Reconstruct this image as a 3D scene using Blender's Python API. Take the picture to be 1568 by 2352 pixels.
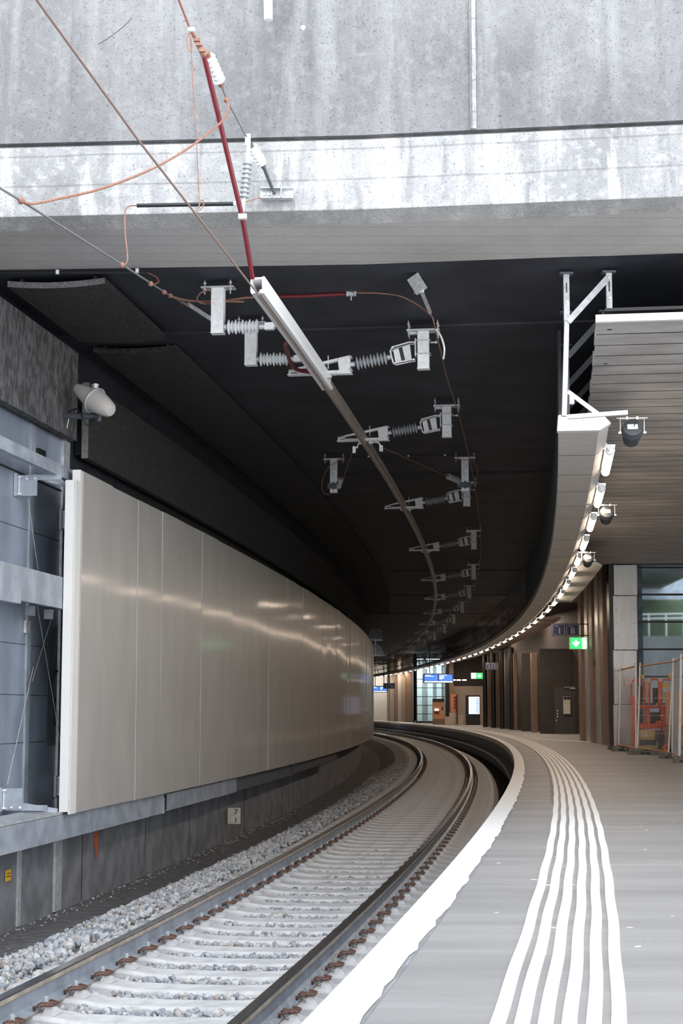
import bpy, math, random
import numpy as np
from mathutils import Vector, Matrix
random.seed(7); rng = np.random.default_rng(7)
D = bpy.data; SC = bpy.context.scene; COL = SC.collection
for o in list(D.objects): D.objects.remove(o)

# ------------------------------------------------------------------ camera, sky, exposure
FPX, PITCH, EYE = 3801.0, 0.11863, 1.653
cam = D.cameras.new('camera'); cam.sensor_fit = 'VERTICAL'; cam.sensor_height = 36.0
cam.lens = 36.0 * FPX / 2352.0; cam.clip_start = .05; cam.clip_end = 600
cam_o = D.objects.new('camera', cam); COL.objects.link(cam_o)
cam_o.location = (0, 0, EYE); cam_o.rotation_euler = (math.pi/2 + PITCH, 0, 0)
SC.camera = cam_o
SC.view_settings.view_transform = 'Standard'; SC.view_settings.look = 'None'
SC.view_settings.gamma = 1; SC.view_settings.use_curve_mapping = False
SC.view_settings.exposure = 0.55
SKY = 3.3
LAMP = 5.5
DOWN = 20.0
w = D.worlds.new('overcast_sky'); SC.world = w; w.use_nodes = True
nt = w.node_tree; nt.nodes.clear()
out = nt.nodes.new('ShaderNodeOutputWorld'); bg = nt.nodes.new('ShaderNodeBackground')
tc = nt.nodes.new('ShaderNodeTexCoord'); sx = nt.nodes.new('ShaderNodeSeparateXYZ')
rp = nt.nodes.new('ShaderNodeValToRGB')
rp.color_ramp.elements[0].position = 0.0; rp.color_ramp.elements[0].color = (.97, .985, 1, 1)
rp.color_ramp.elements[1].position = 0.7; rp.color_ramp.elements[1].color = (.52, .545, .575, 1)
nt.links.new(tc.outputs['Generated'], sx.inputs[0]); nt.links.new(sx.outputs['Z'], rp.inputs[0])
nt.links.new(rp.outputs[0], bg.inputs[0]); bg.inputs[1].default_value = SKY
nt.links.new(bg.outputs[0], out.inputs[0])

# ------------------------------------------------------------------ the track alignment
ST = np.arange(-40, 170, .2)
NS = [-5, 10, 25, 40, 60, 85, 120]
KS = [-0.0023006, -0.0019555, -0.0020090, -0.0021797, -0.0019668, -0.0017832, -0.0015171]
_k = np.interp(ST, NS, KS); TH = np.cumsum(_k)*.2; TH = TH - np.interp(0, ST, TH) + 0.14849
CX = np.cumsum(np.sin(TH))*.2; CX = CX - np.interp(0, ST, CX) - 1.24665
CY = np.cumsum(np.cos(TH))*.2; CY = CY - np.interp(0, ST, CY) + 9.64812
def P(s, o, z=0.0):
    """point at s metres along the track, o metres right of its centre line, z above the rail tops"""
    t = float(np.interp(s, ST, TH))
    return Vector((float(np.interp(s, ST, CX)) + o*math.cos(t), float(np.interp(s, ST, CY)) - o*math.sin(t), z))
def head(s): return -float(np.interp(s, ST, TH))
def W(u, v, y):
    """place in the world seen at frame position u, v at the distance y"""
    dx, dz = (u-784)/FPX, -(v-1176)/FPX
    c, s = math.cos(PITCH), math.sin(PITCH)
    a, b = c - dz*s, s + dz*c
    t = y/a
    return Vector((dx*t, y, EYE + b*t))
PZ = 0.636      # platform height
CZ = 5.90       # ceiling height

# ------------------------------------------------------------------ materials
def mat(name, col, rough=.6, metal=0.0, noise=0.0, nscale=6.0, bump=0.0, bscale=60.0, spec=.5, emit=None, estr=0, col2=None, stretch=(1,1,1), detail=5, trans=0, lo=.4, hi=.62):
    m = D.materials.new(name); m.use_nodes = True; n = m.node_tree; L = n.links
    b = n.nodes['Principled BSDF']
    b.inputs['Base Color'].default_value = (*col, 1); b.inputs['Roughness'].default_value = rough
    b.inputs['Metallic'].default_value = metal
    b.inputs['Specular IOR Level'].default_value = spec
    if trans: b.inputs['Transmission Weight'].default_value = trans
    if emit: b.inputs['Emission Color'].default_value = (*emit, 1); b.inputs['Emission Strength'].default_value = estr
    t = n.nodes.new('ShaderNodeTexCoord'); mp = n.nodes.new('ShaderNodeMapping')
    mp.inputs['Scale'].default_value = stretch; L.new(t.outputs['Object'], mp.inputs[0])
    if noise or col2:
        no = n.nodes.new('ShaderNodeTexNoise'); no.inputs['Scale'].default_value = nscale; no.inputs['Detail'].default_value = detail
        L.new(mp.outputs[0], no.inputs['Vector'])
        r = n.nodes.new('ShaderNodeValToRGB'); r.color_ramp.elements[0].position = lo; r.color_ramp.elements[1].position = hi
        c2 = col2 or tuple(max(0, c*(1-noise)) for c in col)
        r.color_ramp.elements[0].color = (*c2, 1); r.color_ramp.elements[1].color = (*col, 1)
        L.new(no.outputs['Fac'], r.inputs[0]); L.new(r.outputs[0], b.inputs['Base Color'])
    if bump:
        nb = n.nodes.new('ShaderNodeTexNoise'); nb.inputs['Scale'].default_value = bscale; nb.inputs['Detail'].default_value = 4
        L.new(mp.outputs[0], nb.inputs['Vector'])
        bp = n.nodes.new('ShaderNodeBump'); bp.inputs['Strength'].default_value = bump; bp.inputs['Distance'].default_value = .02
        L.new(nb.outputs['Fac'], bp.inputs['Height']); L.new(bp.outputs[0], b.inputs['Normal'])
    return m

def mixrgb(n, L, fac, a, b, mode='MIX'):
    x = n.nodes.new('ShaderNodeMix'); x.data_type = 'RGBA'; x.blend_type = mode
    for sock, val in ((x.inputs[0], fac), (x.inputs[6], a), (x.inputs[7], b)):
        if hasattr(val, 'links') or hasattr(val, 'is_output'): L.new(val, sock)
        elif isinstance(val, (int, float)): sock.default_value = val
        else: sock.default_value = (*val, 1)
    return x.outputs[2]
def nz(n, L, vec, scale, lo, hi, stretch=(1,1,1), detail=5, rough=.6, voro=False):
    mp = n.nodes.new('ShaderNodeMapping'); mp.inputs['Scale'].default_value = stretch; L.new(vec, mp.inputs[0])
    if voro:
        no = n.nodes.new('ShaderNodeTexVoronoi'); no.inputs['Scale'].default_value = scale; src = no.outputs['Distance']
    else:
        no = n.nodes.new('ShaderNodeTexNoise'); no.inputs['Scale'].default_value = scale; no.inputs['Detail'].default_value = detail
        no.inputs['Roughness'].default_value = rough; src = no.outputs['Fac']
    L.new(mp.outputs[0], no.inputs['Vector'])
    r = n.nodes.new('ShaderNodeMapRange'); r.inputs['From Min'].default_value = lo; r.inputs['From Max'].default_value = hi
    L.new(src, r.inputs['Value']); return r.outputs[0]
def stained(name, base, dark, white, streak=.3, pit=.5, rough=.85, boards=False, wtop=0.0):
    """weathered concrete: clouds, vertical run marks, air holes"""
    m = D.materials.new(name); m.use_nodes = True; n = m.node_tree; L = n.links; b = n.nodes['Principled BSDF']
    b.inputs['Roughness'].default_value = rough; b.inputs['Specular IOR Level'].default_value = .25
    v = n.nodes.new('ShaderNodeTexCoord').outputs['Object']
    c = mixrgb(n, L, nz(n, L, v, .9, .35, .7, (1, 1, .8)), base, dark)
    f = n.nodes.new('ShaderNodeMath'); f.operation = 'MULTIPLY'; L.new(nz(n, L, v, 3.2, .5, .68, (1, 1, .12)), f.inputs[0]); f.inputs[1].default_value = streak
    c = mixrgb(n, L, f.outputs[0], c, white)
    f = n.nodes.new('ShaderNodeMath'); f.operation = 'MULTIPLY'; L.new(nz(n, L, v, 5.2, .55, .66, (1.3, 1, .08)), f.inputs[0]); f.inputs[1].default_value = streak*.8
    c = mixrgb(n, L, f.outputs[0], c, dark)
    f = n.nodes.new('ShaderNodeMath'); f.operation = 'MULTIPLY'; L.new(nz(n, L, v, 55, .56, .66), f.inputs[0]); f.inputs[1].default_value = pit
    c = mixrgb(n, L, f.outputs[0], c, tuple(x*.45 for x in dark))
    f = n.nodes.new('ShaderNodeMath'); f.operation = 'MULTIPLY'; L.new(nz(n, L, v, 12, .5, .75), f.inputs[0]); f.inputs[1].default_value = pit*.6
    c = mixrgb(n, L, f.outputs[0], c, white)
    if boards:
        wv = n.nodes.new('ShaderNodeTexWave'); wv.wave_type = 'BANDS'; wv.bands_direction = boards; wv.inputs['Scale'].default_value = 1.1
        wv.inputs['Distortion'].default_value = .25; wv.inputs['Detail'].default_value = 1; L.new(v, wv.inputs['Vector'])
        r = n.nodes.new('ShaderNodeMapRange'); r.inputs['From Min'].default_value = .0; r.inputs['From Max'].default_value = .02; r.inputs['To Min'].default_value = .45; r.inputs['To Max'].default_value = 0
        L.new(wv.outputs['Fac'], r.inputs['Value']); c = mixrgb(n, L, r.outputs[0], c, tuple(x*.5 for x in dark))
    L.new(c, b.inputs['Base Color'])
    bp = n.nodes.new('ShaderNodeBump'); bp.inputs['Strength'].default_value = .4; bp.inputs['Distance'].default_value = .01
    L.new(nz(n, L, v, 40, .3, .7), bp.inputs['Height']); L.new(bp.outputs[0], b.inputs['Normal'])
    return m

M = {}
M['conc_up'] = stained('weathered_concrete', (.235, .24, .25), (.145, .148, .158), (.36, .37, .38), .5, .6)
M['conc_low'] = stained('limestained_concrete', (.40, .41, .42), (.23, .235, .245), (.72, .73, .73), .95, .6, boards='Z')
M['conc_cham'] = stained('damp_concrete', (.25, .25, .25), (.15, .15, .15), (.36, .36, .36), .5, .4)
M['conc_soffit'] = stained('boardmarked_concrete', (.62, .60, .575), (.50, .48, .46), (.72, .70, .66), .15, .25, boards='Y')
M['black_ceiling'] = mat('black_painted_ceiling', (.038, .042, .058), .7, noise=.45, nscale=1.2, bump=.25, bscale=30)
M['black_wall'] = mat('black_painted_wall', (.026, .028, .038), .7, noise=.4, nscale=2)
M['felt'] = mat('wood_wool_panel', (.066, .064, .066), .95, noise=.55, nscale=30, bump=1, bscale=110, detail=8)
M['felt_grey'] = mat('weathered_wood_wool', (.17, .17, .175), .95, noise=.6, nscale=14, bump=1, bscale=120, detail=12, stretch=(1, 1, .5))
M['felt_edge'] = mat('cut_panel_edge', (.30, .30, .30), .95, noise=.4, nscale=60, bump=1, bscale=90)
M['blue_wall'] = mat('slate_blue_wall', (.33, .38, .47), .40, noise=.3, nscale=1.6, spec=.5, stretch=(1, 1, .5))
M['low_wall'] = mat('dark_wall_base', (.25, .26, .29), .7, noise=.35, nscale=3)
M['bluesteel'] = mat('slate_painted_steel', (.38, .42, .49), .40, noise=.3, nscale=4, spec=.5)
M['darksteel'] = mat('dark_grey_steel', (.10, .11, .13), .5, noise=.2, nscale=5)
M['galv'] = mat('galvanized_steel', (.66, .68, .71), .42, metal=.35, noise=.25, nscale=14)
M['galv_white'] = mat('bright_zinc_steel', (.88, .89, .90), .45, metal=0, noise=.12, nscale=20)
M['alu'] = mat('weathered_aluminium', (.50, .44, .39), .40, metal=.35, noise=.4, nscale=18)
M['alu_new'] = mat('bright_aluminium', (.90, .91, .92), .4)
M['porcelain'] = mat('grey_silicone_insulator', (.42, .445, .47), .35)
M['porcelain_w'] = mat('white_insulator', (.82, .84, .86), .35)
M['copper'] = mat('copper_cable', (.34, .17, .12), .5, metal=.1, noise=.3, nscale=50)
M['wire'] = mat('grey_contact_wire', (.30, .21, .18), .45, metal=.1)
M['grey_wire'] = mat('grey_steel_wire', (.17, .17, .175), .45)
M['red'] = mat('dark_red_insulation', (.14, .012, .020), .35)
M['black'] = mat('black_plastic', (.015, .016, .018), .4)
M['rust'] = mat('rusty_clip', (.15, .075, .055), .6, metal=.1, noise=.5, nscale=60)
M['bolt'] = mat('zinc_bolt', (.55, .57, .60), .35, metal=.6)
M['rail_web'] = mat('blue_grey_rail_web', (.31, .35, .41), .5, metal=.1, noise=.25, nscale=5)
M['rail_side'] = mat('brown_rail_side', (.42, .35, .29), .45, metal=.1, noise=.35, nscale=6)
M['rail_top'] = mat('polished_rail_top', (.30, .30, .32), .22, metal=.9, noise=.3, nscale=8)
M['sleeper'] = mat('pale_sleeper_concrete', (.55, .55, .56), .85, noise=.22, nscale=7, bump=.3, bscale=50)
M['dust'] = mat('stone_dust', (.33, .325, .32), .95, noise=.4, nscale=24, bump=1, bscale=40, detail=8)
M['gravel'] = mat('far_gravel', (.33, .325, .33), .95, noise=.7, nscale=26, bump=1, bscale=35, detail=8)
M['cess'] = mat('dark_drain_cover', (.20, .20, .21), .9, noise=.35, nscale=9, bump=.4)
M['dark_gravel'] = mat('blackish_gravel', (.05, .05, .05), .95, noise=.6, nscale=30, bump=1, bscale=40)  # much darker gravel for the strip beside the platform wall
M['white_paint'] = mat('white_line_paint', (.84, .84, .84), .6, noise=.05, nscale=30)
M['beige_panel'] = mat('pale_metal_cladding', (.46, .44, .415), .40, noise=.10, nscale=2.5, spec=.4, stretch=(1, 1, .35))
M['beige_panel'].node_tree.nodes['Principled BSDF'].inputs['Coat Weight'].default_value = .24
M['beige_panel'].node_tree.nodes['Principled BSDF'].inputs['Coat Roughness'].default_value = .10
M['panel_edge'] = mat('pale_metal_edge', (.78, .77, .75), .4)
M['gutter'] = mat('pale_fascia_metal', (.78, .765, .745), .4, noise=.08, nscale=4)
M['fascia_white'] = mat('white_fascia_end', (.9, .9, .9), .4)
M['plank'] = mat('grey_wood_plank', (.68, .655, .63), .65, noise=.26, nscale=1.6, stretch=(.7, 1.6, 1), bump=.2, bscale=20)
M['steel_sheet'] = mat('brushed_steel_sheet', (.60, .585, .56), .38, metal=.7, noise=.12, nscale=3, stretch=(6, 6, .4))
M['brown'] = mat('brown_metal_cladding', (.31, .21, .155), .42, metal=.3, noise=.12, nscale=3)
M['brown_dark'] = mat('dark_brown_wall', (.055, .045, .042), .6, noise=.2, nscale=3)
M['door'] = mat('anthracite_door', (.062, .058, .060), .5)
M['lampglow'] = mat('lit_tube', (1, 1, 1), .4, emit=(1.0, .79, .60), estr=LAMP)
M['speaker_grey'] = mat('speaker_housing', (.045, .05, .058), .5)
M['rubber'] = mat('concrete_fence_foot', (.20, .195, .19), .9, noise=.4, nscale=14)
M['orange'] = mat('orange_powder_coat', (.80, .12, .03), .4)
M['orange_tube'] = mat('brown_orange_tube', (.45, .19, .10), .5, metal=.3)
M['yellow'] = mat('ochre_machine_paint', (.62, .42, .14), .5)
M['yellow_bright'] = mat('yellow_sticker', (.85, .50, .04), .5)
M['blue_sign'] = mat('navy_sign', (.045, .065, .15), .4)
M['sign_white'] = mat('white_sign_print', (.75, .75, .78), .5)
M['screen_blue'] = mat('lit_blue_screen', (.02, .05, .3), .4, emit=(.05, .14, .62), estr=1.4)
M['screen_white'] = mat('lit_white_screen', (.9, .9, .9), .4, emit=(.85, .95, 1.0), estr=1.0)
M['exit_green'] = mat('lit_green_sign', (.02, .5, .12), .4, emit=(.03, .62, .12), estr=1.3)
M['exit_white'] = mat('lit_white_pictogram', (.9, 1, .9), .4, emit=(.8, 1, .8), estr=1.6)
M['grass'] = mat('grass_bank', (.085, .12, .05), .95, noise=.5, nscale=8)
M['glass'] = mat('tinted_glass', (.60, .70, .74), .04, trans=1.0, spec=.5)
M['radome'] = mat('grey_antenna_cover', (.56, .53, .50), .45)
M['plate'] = mat('ivory_enamel', (.68, .66, .56), .5, noise=.2, nscale=20)
M['orange_paint'] = mat('orange_spray_paint', (.75, .12, .03), .7)
M['wood_orange'] = mat('orange_poster', (.66, .25, .12), .5)
M['machine'] = mat('copper_coloured_machine', (.72, .36, .19), .4)
M['tealwall'] = mat('pale_teal_wall', (.50, .60, .60), .7)
M['beige_wall'] = mat('beige_cladding', (.55, .45, .36), .35, noise=.12, nscale=3, stretch=(3, 3, .3))
M['navy_glass'] = mat('dark_blue_glass', (.02, .03, .05), .12)

def platform_mat():
    m = D.materials.new('platform_asphalt'); m.use_nodes = True; n = m.node_tree; L = n.links; b = n.nodes['Principled BSDF']
    v = n.nodes.new('ShaderNodeTexCoord').outputs['Object']
    c = mixrgb(n, L, nz(n, L, v, 1.1, .35, .65, (.35, 1.6, 1)), (.28, .276, .276), (.215, .212, .215))
    f = n.nodes.new('ShaderNodeMath'); f.operation = 'MULTIPLY'; L.new(nz(n, L, v, 2.0, .52, .72, (.22, 3, 1)), f.inputs[0]); f.inputs[1].default_value = .26
    c = mixrgb(n, L, f.outputs[0], c, (.47, .47, .48))
    f = n.nodes.new('ShaderNodeMath'); f.operation = 'MULTIPLY'; L.new(nz(n, L, v, 160, .5, .7), f.inputs[0]); f.inputs[1].default_value = .25
    c = mixrgb(n, L, f.outputs[0], c, (.13, .13, .13))
    c = mixrgb(n, L, nz(n, L, v, 9, .76, .78, detail=1), c, (.8, .8, .8))
    L.new(c, b.inputs['Base Color']); b.inputs['Roughness'].default_value = .55; b.inputs['Specular IOR Level'].default_value = .4
    bp = n.nodes.new('ShaderNodeBump'); bp.inputs['Strength'].default_value = .3; bp.inputs['Distance'].default_value = .005
    L.new(nz(n, L, v, 120, .3, .7), bp.inputs['Height']); L.new(bp.outputs[0], b.inputs['Normal'])
    return m
M['platform'] = platform_mat()
def stone_mat():
    m = D.materials.new('ballast_stone'); m.use_nodes = True; n = m.node_tree; L = n.links; b = n.nodes['Principled BSDF']
    a = n.nodes.new('ShaderNodeAttribute'); a.attribute_name = 'shade'
    r = n.nodes.new('ShaderNodeValToRGB'); e = r.color_ramp.elements
    e[0].position = 0; e[0].color = (.10, .12, .16, 1); e[1].position = 1; e[1].color = (.55, .545, .54, 1)
    for p, c in ((.2, (.17, .20, .25)), (.38, (.30, .335, .385)), (.52, (.43, .45, .475)), (.64, (.34, .30, .27)), (.72, (.28, .20, .165)), (.8, (.46, .44, .42))):
        x = e.new(p); x.color = (*c, 1)
    r.color_ramp.interpolation = 'CONSTANT'
    L.new(a.outputs['Fac'], r.inputs[0]); v = n.nodes.new('ShaderNodeTexCoord').outputs['Object']
    c = mixrgb(n, L, nz(n, L, v, 40, .3, .8), r.outputs[0], (.5, .5, .5)); L.new(c, b.inputs['Base Color'])
    b.inputs['Roughness'].default_value = .85; return m
M['stone'] = stone_mat()

# ------------------------------------------------------------------ mesh building
class MB:
    def __init__(s): s.v = []; s.f = []; s.m = []
    def add(s, vs, fs, mi=0):
        k = len(s.v); s.v += [tuple(x) for x in vs]; s.f += [tuple(k+i for i in f) for f in fs]
        s.m += (mi if isinstance(mi, list) else [mi]*len(fs)); return s
    def hexa(s, p, mi=0):   # 8 corners: bottom 0-3 ccw, top 4-7
        return s.add(p, [(3,2,1,0),(4,5,6,7),(0,1,5,4),(1,2,6,5),(2,3,7,6),(3,0,4,7)], mi)
    def box(s, c, d, mi=0, rot=None):
        hx, hy, hz = d[0]/2, d[1]/2, d[2]/2
        p = [Vector(q) for q in ((-hx,-hy,-hz),(hx,-hy,-hz),(hx,hy,-hz),(-hx,hy,-hz),(-hx,-hy,hz),(hx,-hy,hz),(hx,hy,hz),(-hx,hy,hz))]
        if rot is not None: p = [rot @ q for q in p]
        c = Vector(c); return s.hexa([q+c for q in p], mi)
    def bar(s, a, b, w, h, mi=0, up=(0,0,1)):
        a, b = Vector(a), Vector(b); d = (b-a).normalized(); u = Vector(up)
        if abs(d.dot(u)) > .98: u = Vector((0,1,0))
        x = d.cross(u).normalized(); z = x.cross(d).normalized()
        q = [(-w/2,-h/2),(w/2,-h/2),(w/2,h/2),(-w/2,h/2)]
        vs = [a + x*i + z*j for i, j in q] + [b + x*i + z*j for i, j in q]
        return s.add(vs, [(0,1,2,3),(7,6,5,4),(0,4,5,1),(1,5,6,2),(2,6,7,3),(3,7,4,0)], mi)
    def tube(s, pts, r, n=8, mi=0, close=False, cap=True):
        pts = [Vector(p) for p in pts]; rs = r if isinstance(r, (list, tuple)) else [r]*len(pts)
        rings = []; prev = None
        for i, p in enumerate(pts):
            if close: d = pts[(i+1) % len(pts)] - pts[i-1]
            else: d = pts[min(i+1, len(pts)-1)] - pts[max(i-1, 0)]
            d.normalize()
            if prev is None:
                u = Vector((0,0,1)) if abs(d.z) < .9 else Vector((1,0,0)); x = d.cross(u).normalized()
            else: x = (prev - d*prev.dot(d)).normalized()
            prev = x; y = d.cross(x)
            rings.append([p + (x*math.cos(2*math.pi*k/n) + y*math.sin(2*math.pi*k/n))*rs[i] for k in range(n)])
        vs = [q for r_ in rings for q in r_]; fs = []
        R = len(rings)
        for i in range(R if close else R-1):
            j = (i+1) % R
            for k in range(n): fs.append((i*n+k, i*n+(k+1) % n, j*n+(k+1) % n, j*n+k))
        if cap and not close: fs += [tuple(range(n-1, -1, -1)), tuple((R-1)*n+k for k in range(n))]
        return s.add(vs, fs, mi)
    def cyl(s, a, b, r, n=12, mi=0): return s.tube([a, b], r, n, mi)
    def lathe(s, a, d, prof, n=14, mi=0):   # prof: (distance along, radius)
        a = Vector(a); d = Vector(d).normalized()
        return s.tube([a + d*t for t, _ in prof], [r for _, r in prof], n, mi) if len({t for t, _ in prof}) == len(prof) else s.tube([a + d*(t+i*1e-5) for i, (t, _) in enumerate(prof)], [r for _, r in prof], n, mi)
    def plate(s, poly, th, mi=0, axis=1):   # polygon in local x,z extruded along y
        n = len(poly); vs = [(x, -th/2, z) for x, z in poly] + [(x, th/2, z) for x, z in poly]
        fs = [tuple(range(n)), tuple(range(2*n-1, n-1, -1))] + [(i, n+i, n+(i+1) % n, (i+1) % n) for i in range(n)]
        return s.add(vs, fs, mi)
    def sweep(s, s0, s1, prof, ds=1.0, mi=0, closed=True, cap=True, org=None):
        """prof: (o, z) list carried along the track"""
        N = max(1, int(math.ceil((s1-s0)/ds))); n = len(prof); vs = []
        for i in range(N+1):
            t = s0 + (s1-s0)*i/N
            for o, z in prof: vs.append(P(t, o, z))
        fs = []; ms = []
        for i in range(N):
            for k in range(n if closed else n-1):
                fs.append((i*n+k, i*n+(k+1) % n, (i+1)*n+(k+1) % n, (i+1)*n+k)); ms.append(mi[k] if isinstance(mi, (list, tuple)) else mi)
        if cap and closed:
            fs += [tuple(range(n-1, -1, -1)), tuple(N*n+k for k in range(n))]; ms += [mi[0] if isinstance(mi, (list, tuple)) else mi]*2
        return s.add(vs, fs, ms)
    def build(s, name, mats, parent=None, smooth=False, world=True, bevel=0):
        me = D.meshes.new(name); vs = s.v
        if parent is not None and world:
            q = parent.location; rz = Matrix.Rotation(-parent.rotation_euler.z, 3, 'Z')
            if parent.parent is not None: q = q + parent.parent.location
            vs = [tuple(rz @ (Vector(v) - q)) for v in vs]
        me.from_pydata(vs, [], s.f)
        mats = mats if isinstance(mats, (list, tuple)) else [mats]
        for m_ in mats: me.materials.append(M[m_] if isinstance(m_, str) else m_)
        me.polygons.foreach_set('material_index', s.m)
        me.update(); me.validate()
        o = D.objects.new(name, me); COL.objects.link(o)
        if smooth:
            for p in me.polygons: p.use_smooth = True
            try: me.set_sharp_from_angle(angle=math.radians(40))
            except Exception: pass
        if parent is not None: o.parent = parent
        if bevel:
            b = o.modifiers.new('edge', 'BEVEL'); b.width = bevel; b.segments = 2; b.limit_method = 'ANGLE'
        return o
def tag(o, label=None, cat=None, group=None, kind=None):
    if label: o['label'] = label
    if cat: o['category'] = cat
    if group: o['group'] = group
    if kind: o['kind'] = kind
    return o
def struct(o): o['kind'] = 'structure'; return o
def thing(name, label, cat, loc=(0,0,0), rz=0, group=None):
    o = D.objects.new(name, None); COL.objects.link(o); o.location = Vector(loc); o.rotation_euler = (0,0,rz); o.empty_display_size = .1
    return tag(o, label, cat, group)
def kids(o): return KID.get(o.name, [])
KID = {}
def reg(root):
    """remember a thing's tree so that it can be copied"""
    for o in D.objects:
        if o.parent is not None: KID.setdefault(o.parent.name, [])
    for o in D.objects:
        if o.parent is not None and o.name not in [c.name for c in KID[o.parent.name]]: KID[o.parent.name].append(o)
def copy_tree(o, parent=None):
    c = o.copy(); COL.objects.link(c)
    if parent is not None: c.parent = parent
    for ch in kids(o): copy_tree(ch, c)
    return c
def text_mesh(txt, size, name='lettering'):
    cu = D.curves.new('t', 'FONT'); cu.body = txt; cu.size = size; cu.extrude = .002; cu.align_x = 'CENTER'; cu.align_y = 'CENTER'
    to = D.objects.new('t', cu); COL.objects.link(to)
    dg = bpy.context.evaluated_depsgraph_get(); me = D.meshes.new_from_object(to.evaluated_get(dg)); D.objects.remove(to); me.name = name
    return me
def lettering(txt, size, loc, m, parent, rz=0, bold=1.0, name='lettering', facing=0):
    me = text_mesh(txt, size); me.materials.clear(); me.materials.append(M[m])
    o = D.objects.new(name, me); COL.objects.link(o)
    if parent is not None: o.parent = parent
    o.location = loc; o.rotation_euler = (math.pi/2, 0, rz); o.scale = (bold, 1, 1)
    return o
ORD = ['', 'first','second','third','fourth','fifth','sixth','seventh','eighth','ninth','tenth','eleventh','twelfth','thirteenth','fourteenth','fifteenth','sixteenth','seventeenth','eighteenth','nineteenth']
TENS = {2:'twent',3:'thirt',4:'fort',5:'fift',6:'sixt',7:'sevent'}
def ordinal(n):
    if n < 20: return ORD[n]
    t, u = divmod(n, 10); return TENS[t]+'ieth' if u == 0 else TENS[t]+'y-'+ORD[u]

# ================================================================== STRUCTURE
# track bed
SE = 161.0
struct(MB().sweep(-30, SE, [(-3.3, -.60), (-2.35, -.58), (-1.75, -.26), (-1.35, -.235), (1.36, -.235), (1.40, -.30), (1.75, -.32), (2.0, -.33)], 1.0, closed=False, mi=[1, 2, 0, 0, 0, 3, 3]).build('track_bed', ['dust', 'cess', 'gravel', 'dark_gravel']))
# platform deck and its face, coping and ledge
pf = MB()
pf.sweep(-30, SE, [(1.731, PZ), (12.0, PZ)], 1.0, closed=False)
pf.build('floor', ['platform'])['kind'] = 'structure'
pw = MB()
pw.sweep(-30, SE, [(1.731, PZ-.001), (1.731, PZ-.13), (1.86, PZ-.13), (1.86, .10), (1.66, .10), (1.66, .03), (1.82, .03), (1.82, -.4)], 1.0, closed=False, mi=[0, 0, 1, 2, 0, 1, 1])
struct(pw.build('wall_platform', ['gutter', 'low_wall', 'sleeper']))
# left side wall
lw = MB()
lw.sweep(-5, 9.0, [(-3.2, -.62), (-3.2, .42), (-3.2, 4.75), (-3.2, 6.05), (-3.6, 6.05)], 1.0, closed=False, mi=[0, 1, 2, 2])
lw.sweep(9.0, SE, [(-3.2, -.62), (-3.2, .42), (-3.2, 4.0), (-3.2, 6.05), (-3.6, 6.05)], 1.0, closed=False, mi=[0, 1, 2, 2])
struct(lw.build('wall_left', ['low_wall', 'blue_wall', 'black_wall']))
# ceiling
def oright(s):
    return 12.0 if s < 32.7 else (4.95 if s < 46 else (6.4 if s < 100 else (8.5 if s < 111 else 2.9)))
cl = MB()
EDGE_C = [(-8.0, 16.02), (-3.33, 15.74), (0.2, 15.52), (3.2, 15.13), (12.0, 13.98)]
vs = []; 
def ey(x, E): return float(np.interp(x, [e[0] for e in E], [e[1] for e in E]))
# first strip from the front edge of the paint to the joint at s = 8.6
os_ = np.linspace(-3.3, 12, 40)
top = [P(8.6, o, CZ) for o in os_]; bot = []
for o in os_:
    q = P(8.6, o, CZ); d = P(6.0, o, CZ) - q
    t = 0
    for t in np.linspace(.2, 2.5, 400):
        r = q + d*t
        if r.y < ey(r.x, EDGE_C): break
    bot.append(q + d*t)
n = len(os_); cl.add(bot + top, [(i, n+i, n+i+1, i+1) for i in range(n-1)])
cl.add([v for o in (-3.3, 12) for v in (P(8.6, o, CZ), P(8.6, o, CZ-.025))], [(0, 1, 3, 2)])
segs = [(8.6, 32.7, 12.0), (32.7, 46, 4.95), (46, 80, 6.4), (80, SE, 8.5)]
for a, b, o2 in segs:
    k = 0; x = a
    while x < b-.01:
        e = min(b, x+2)
        for i in range(4):
            o0 = -3.3 + (o2+3.3)*i/4; o1 = -3.3 + (o2+3.3)*(i+1)/4
            cl.add([P(x, o0, CZ-.025), P(e, o0, CZ-.025), P(e, o1, CZ-.025), P(x, o1, CZ-.025)], [(0, 1, 2, 3)])
        x = e
struct(cl.build('ceiling', ['black_ceiling']))
# roof slab above, so that no sky leaks in
rf = MB()
rf.sweep(-0.0+9, 32.7, [(-3.7, 6.4), (12.2, 6.4), (12.2, 6.3), (-3.7, 6.3)], 2)
rf.sweep(32.7, 111, [(-3.7, 6.4), (8.6, 6.4), (8.6, 6.3), (-3.7, 6.3)], 2)
rf.sweep(111, SE, [(-3.7, 6.4), (8.6, 6.4), (8.6, 6.3), (-3.7, 6.3)], 2)
# hide nothing: this is the deck of the bridge
struct(rf.build('ceiling_deck', ['conc_cham']))
# ceiling joint battens deeper in
for s_ in (20.0, 41.0, 52.0, 64.0):
    struct(MB().sweep(s_, s_+.05, [(-3.2, CZ-.025), (2.5, CZ-.025), (2.5, CZ-.05), (-3.2, CZ-.05)], 1).build('trim_1', ['black_ceiling']))

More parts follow.
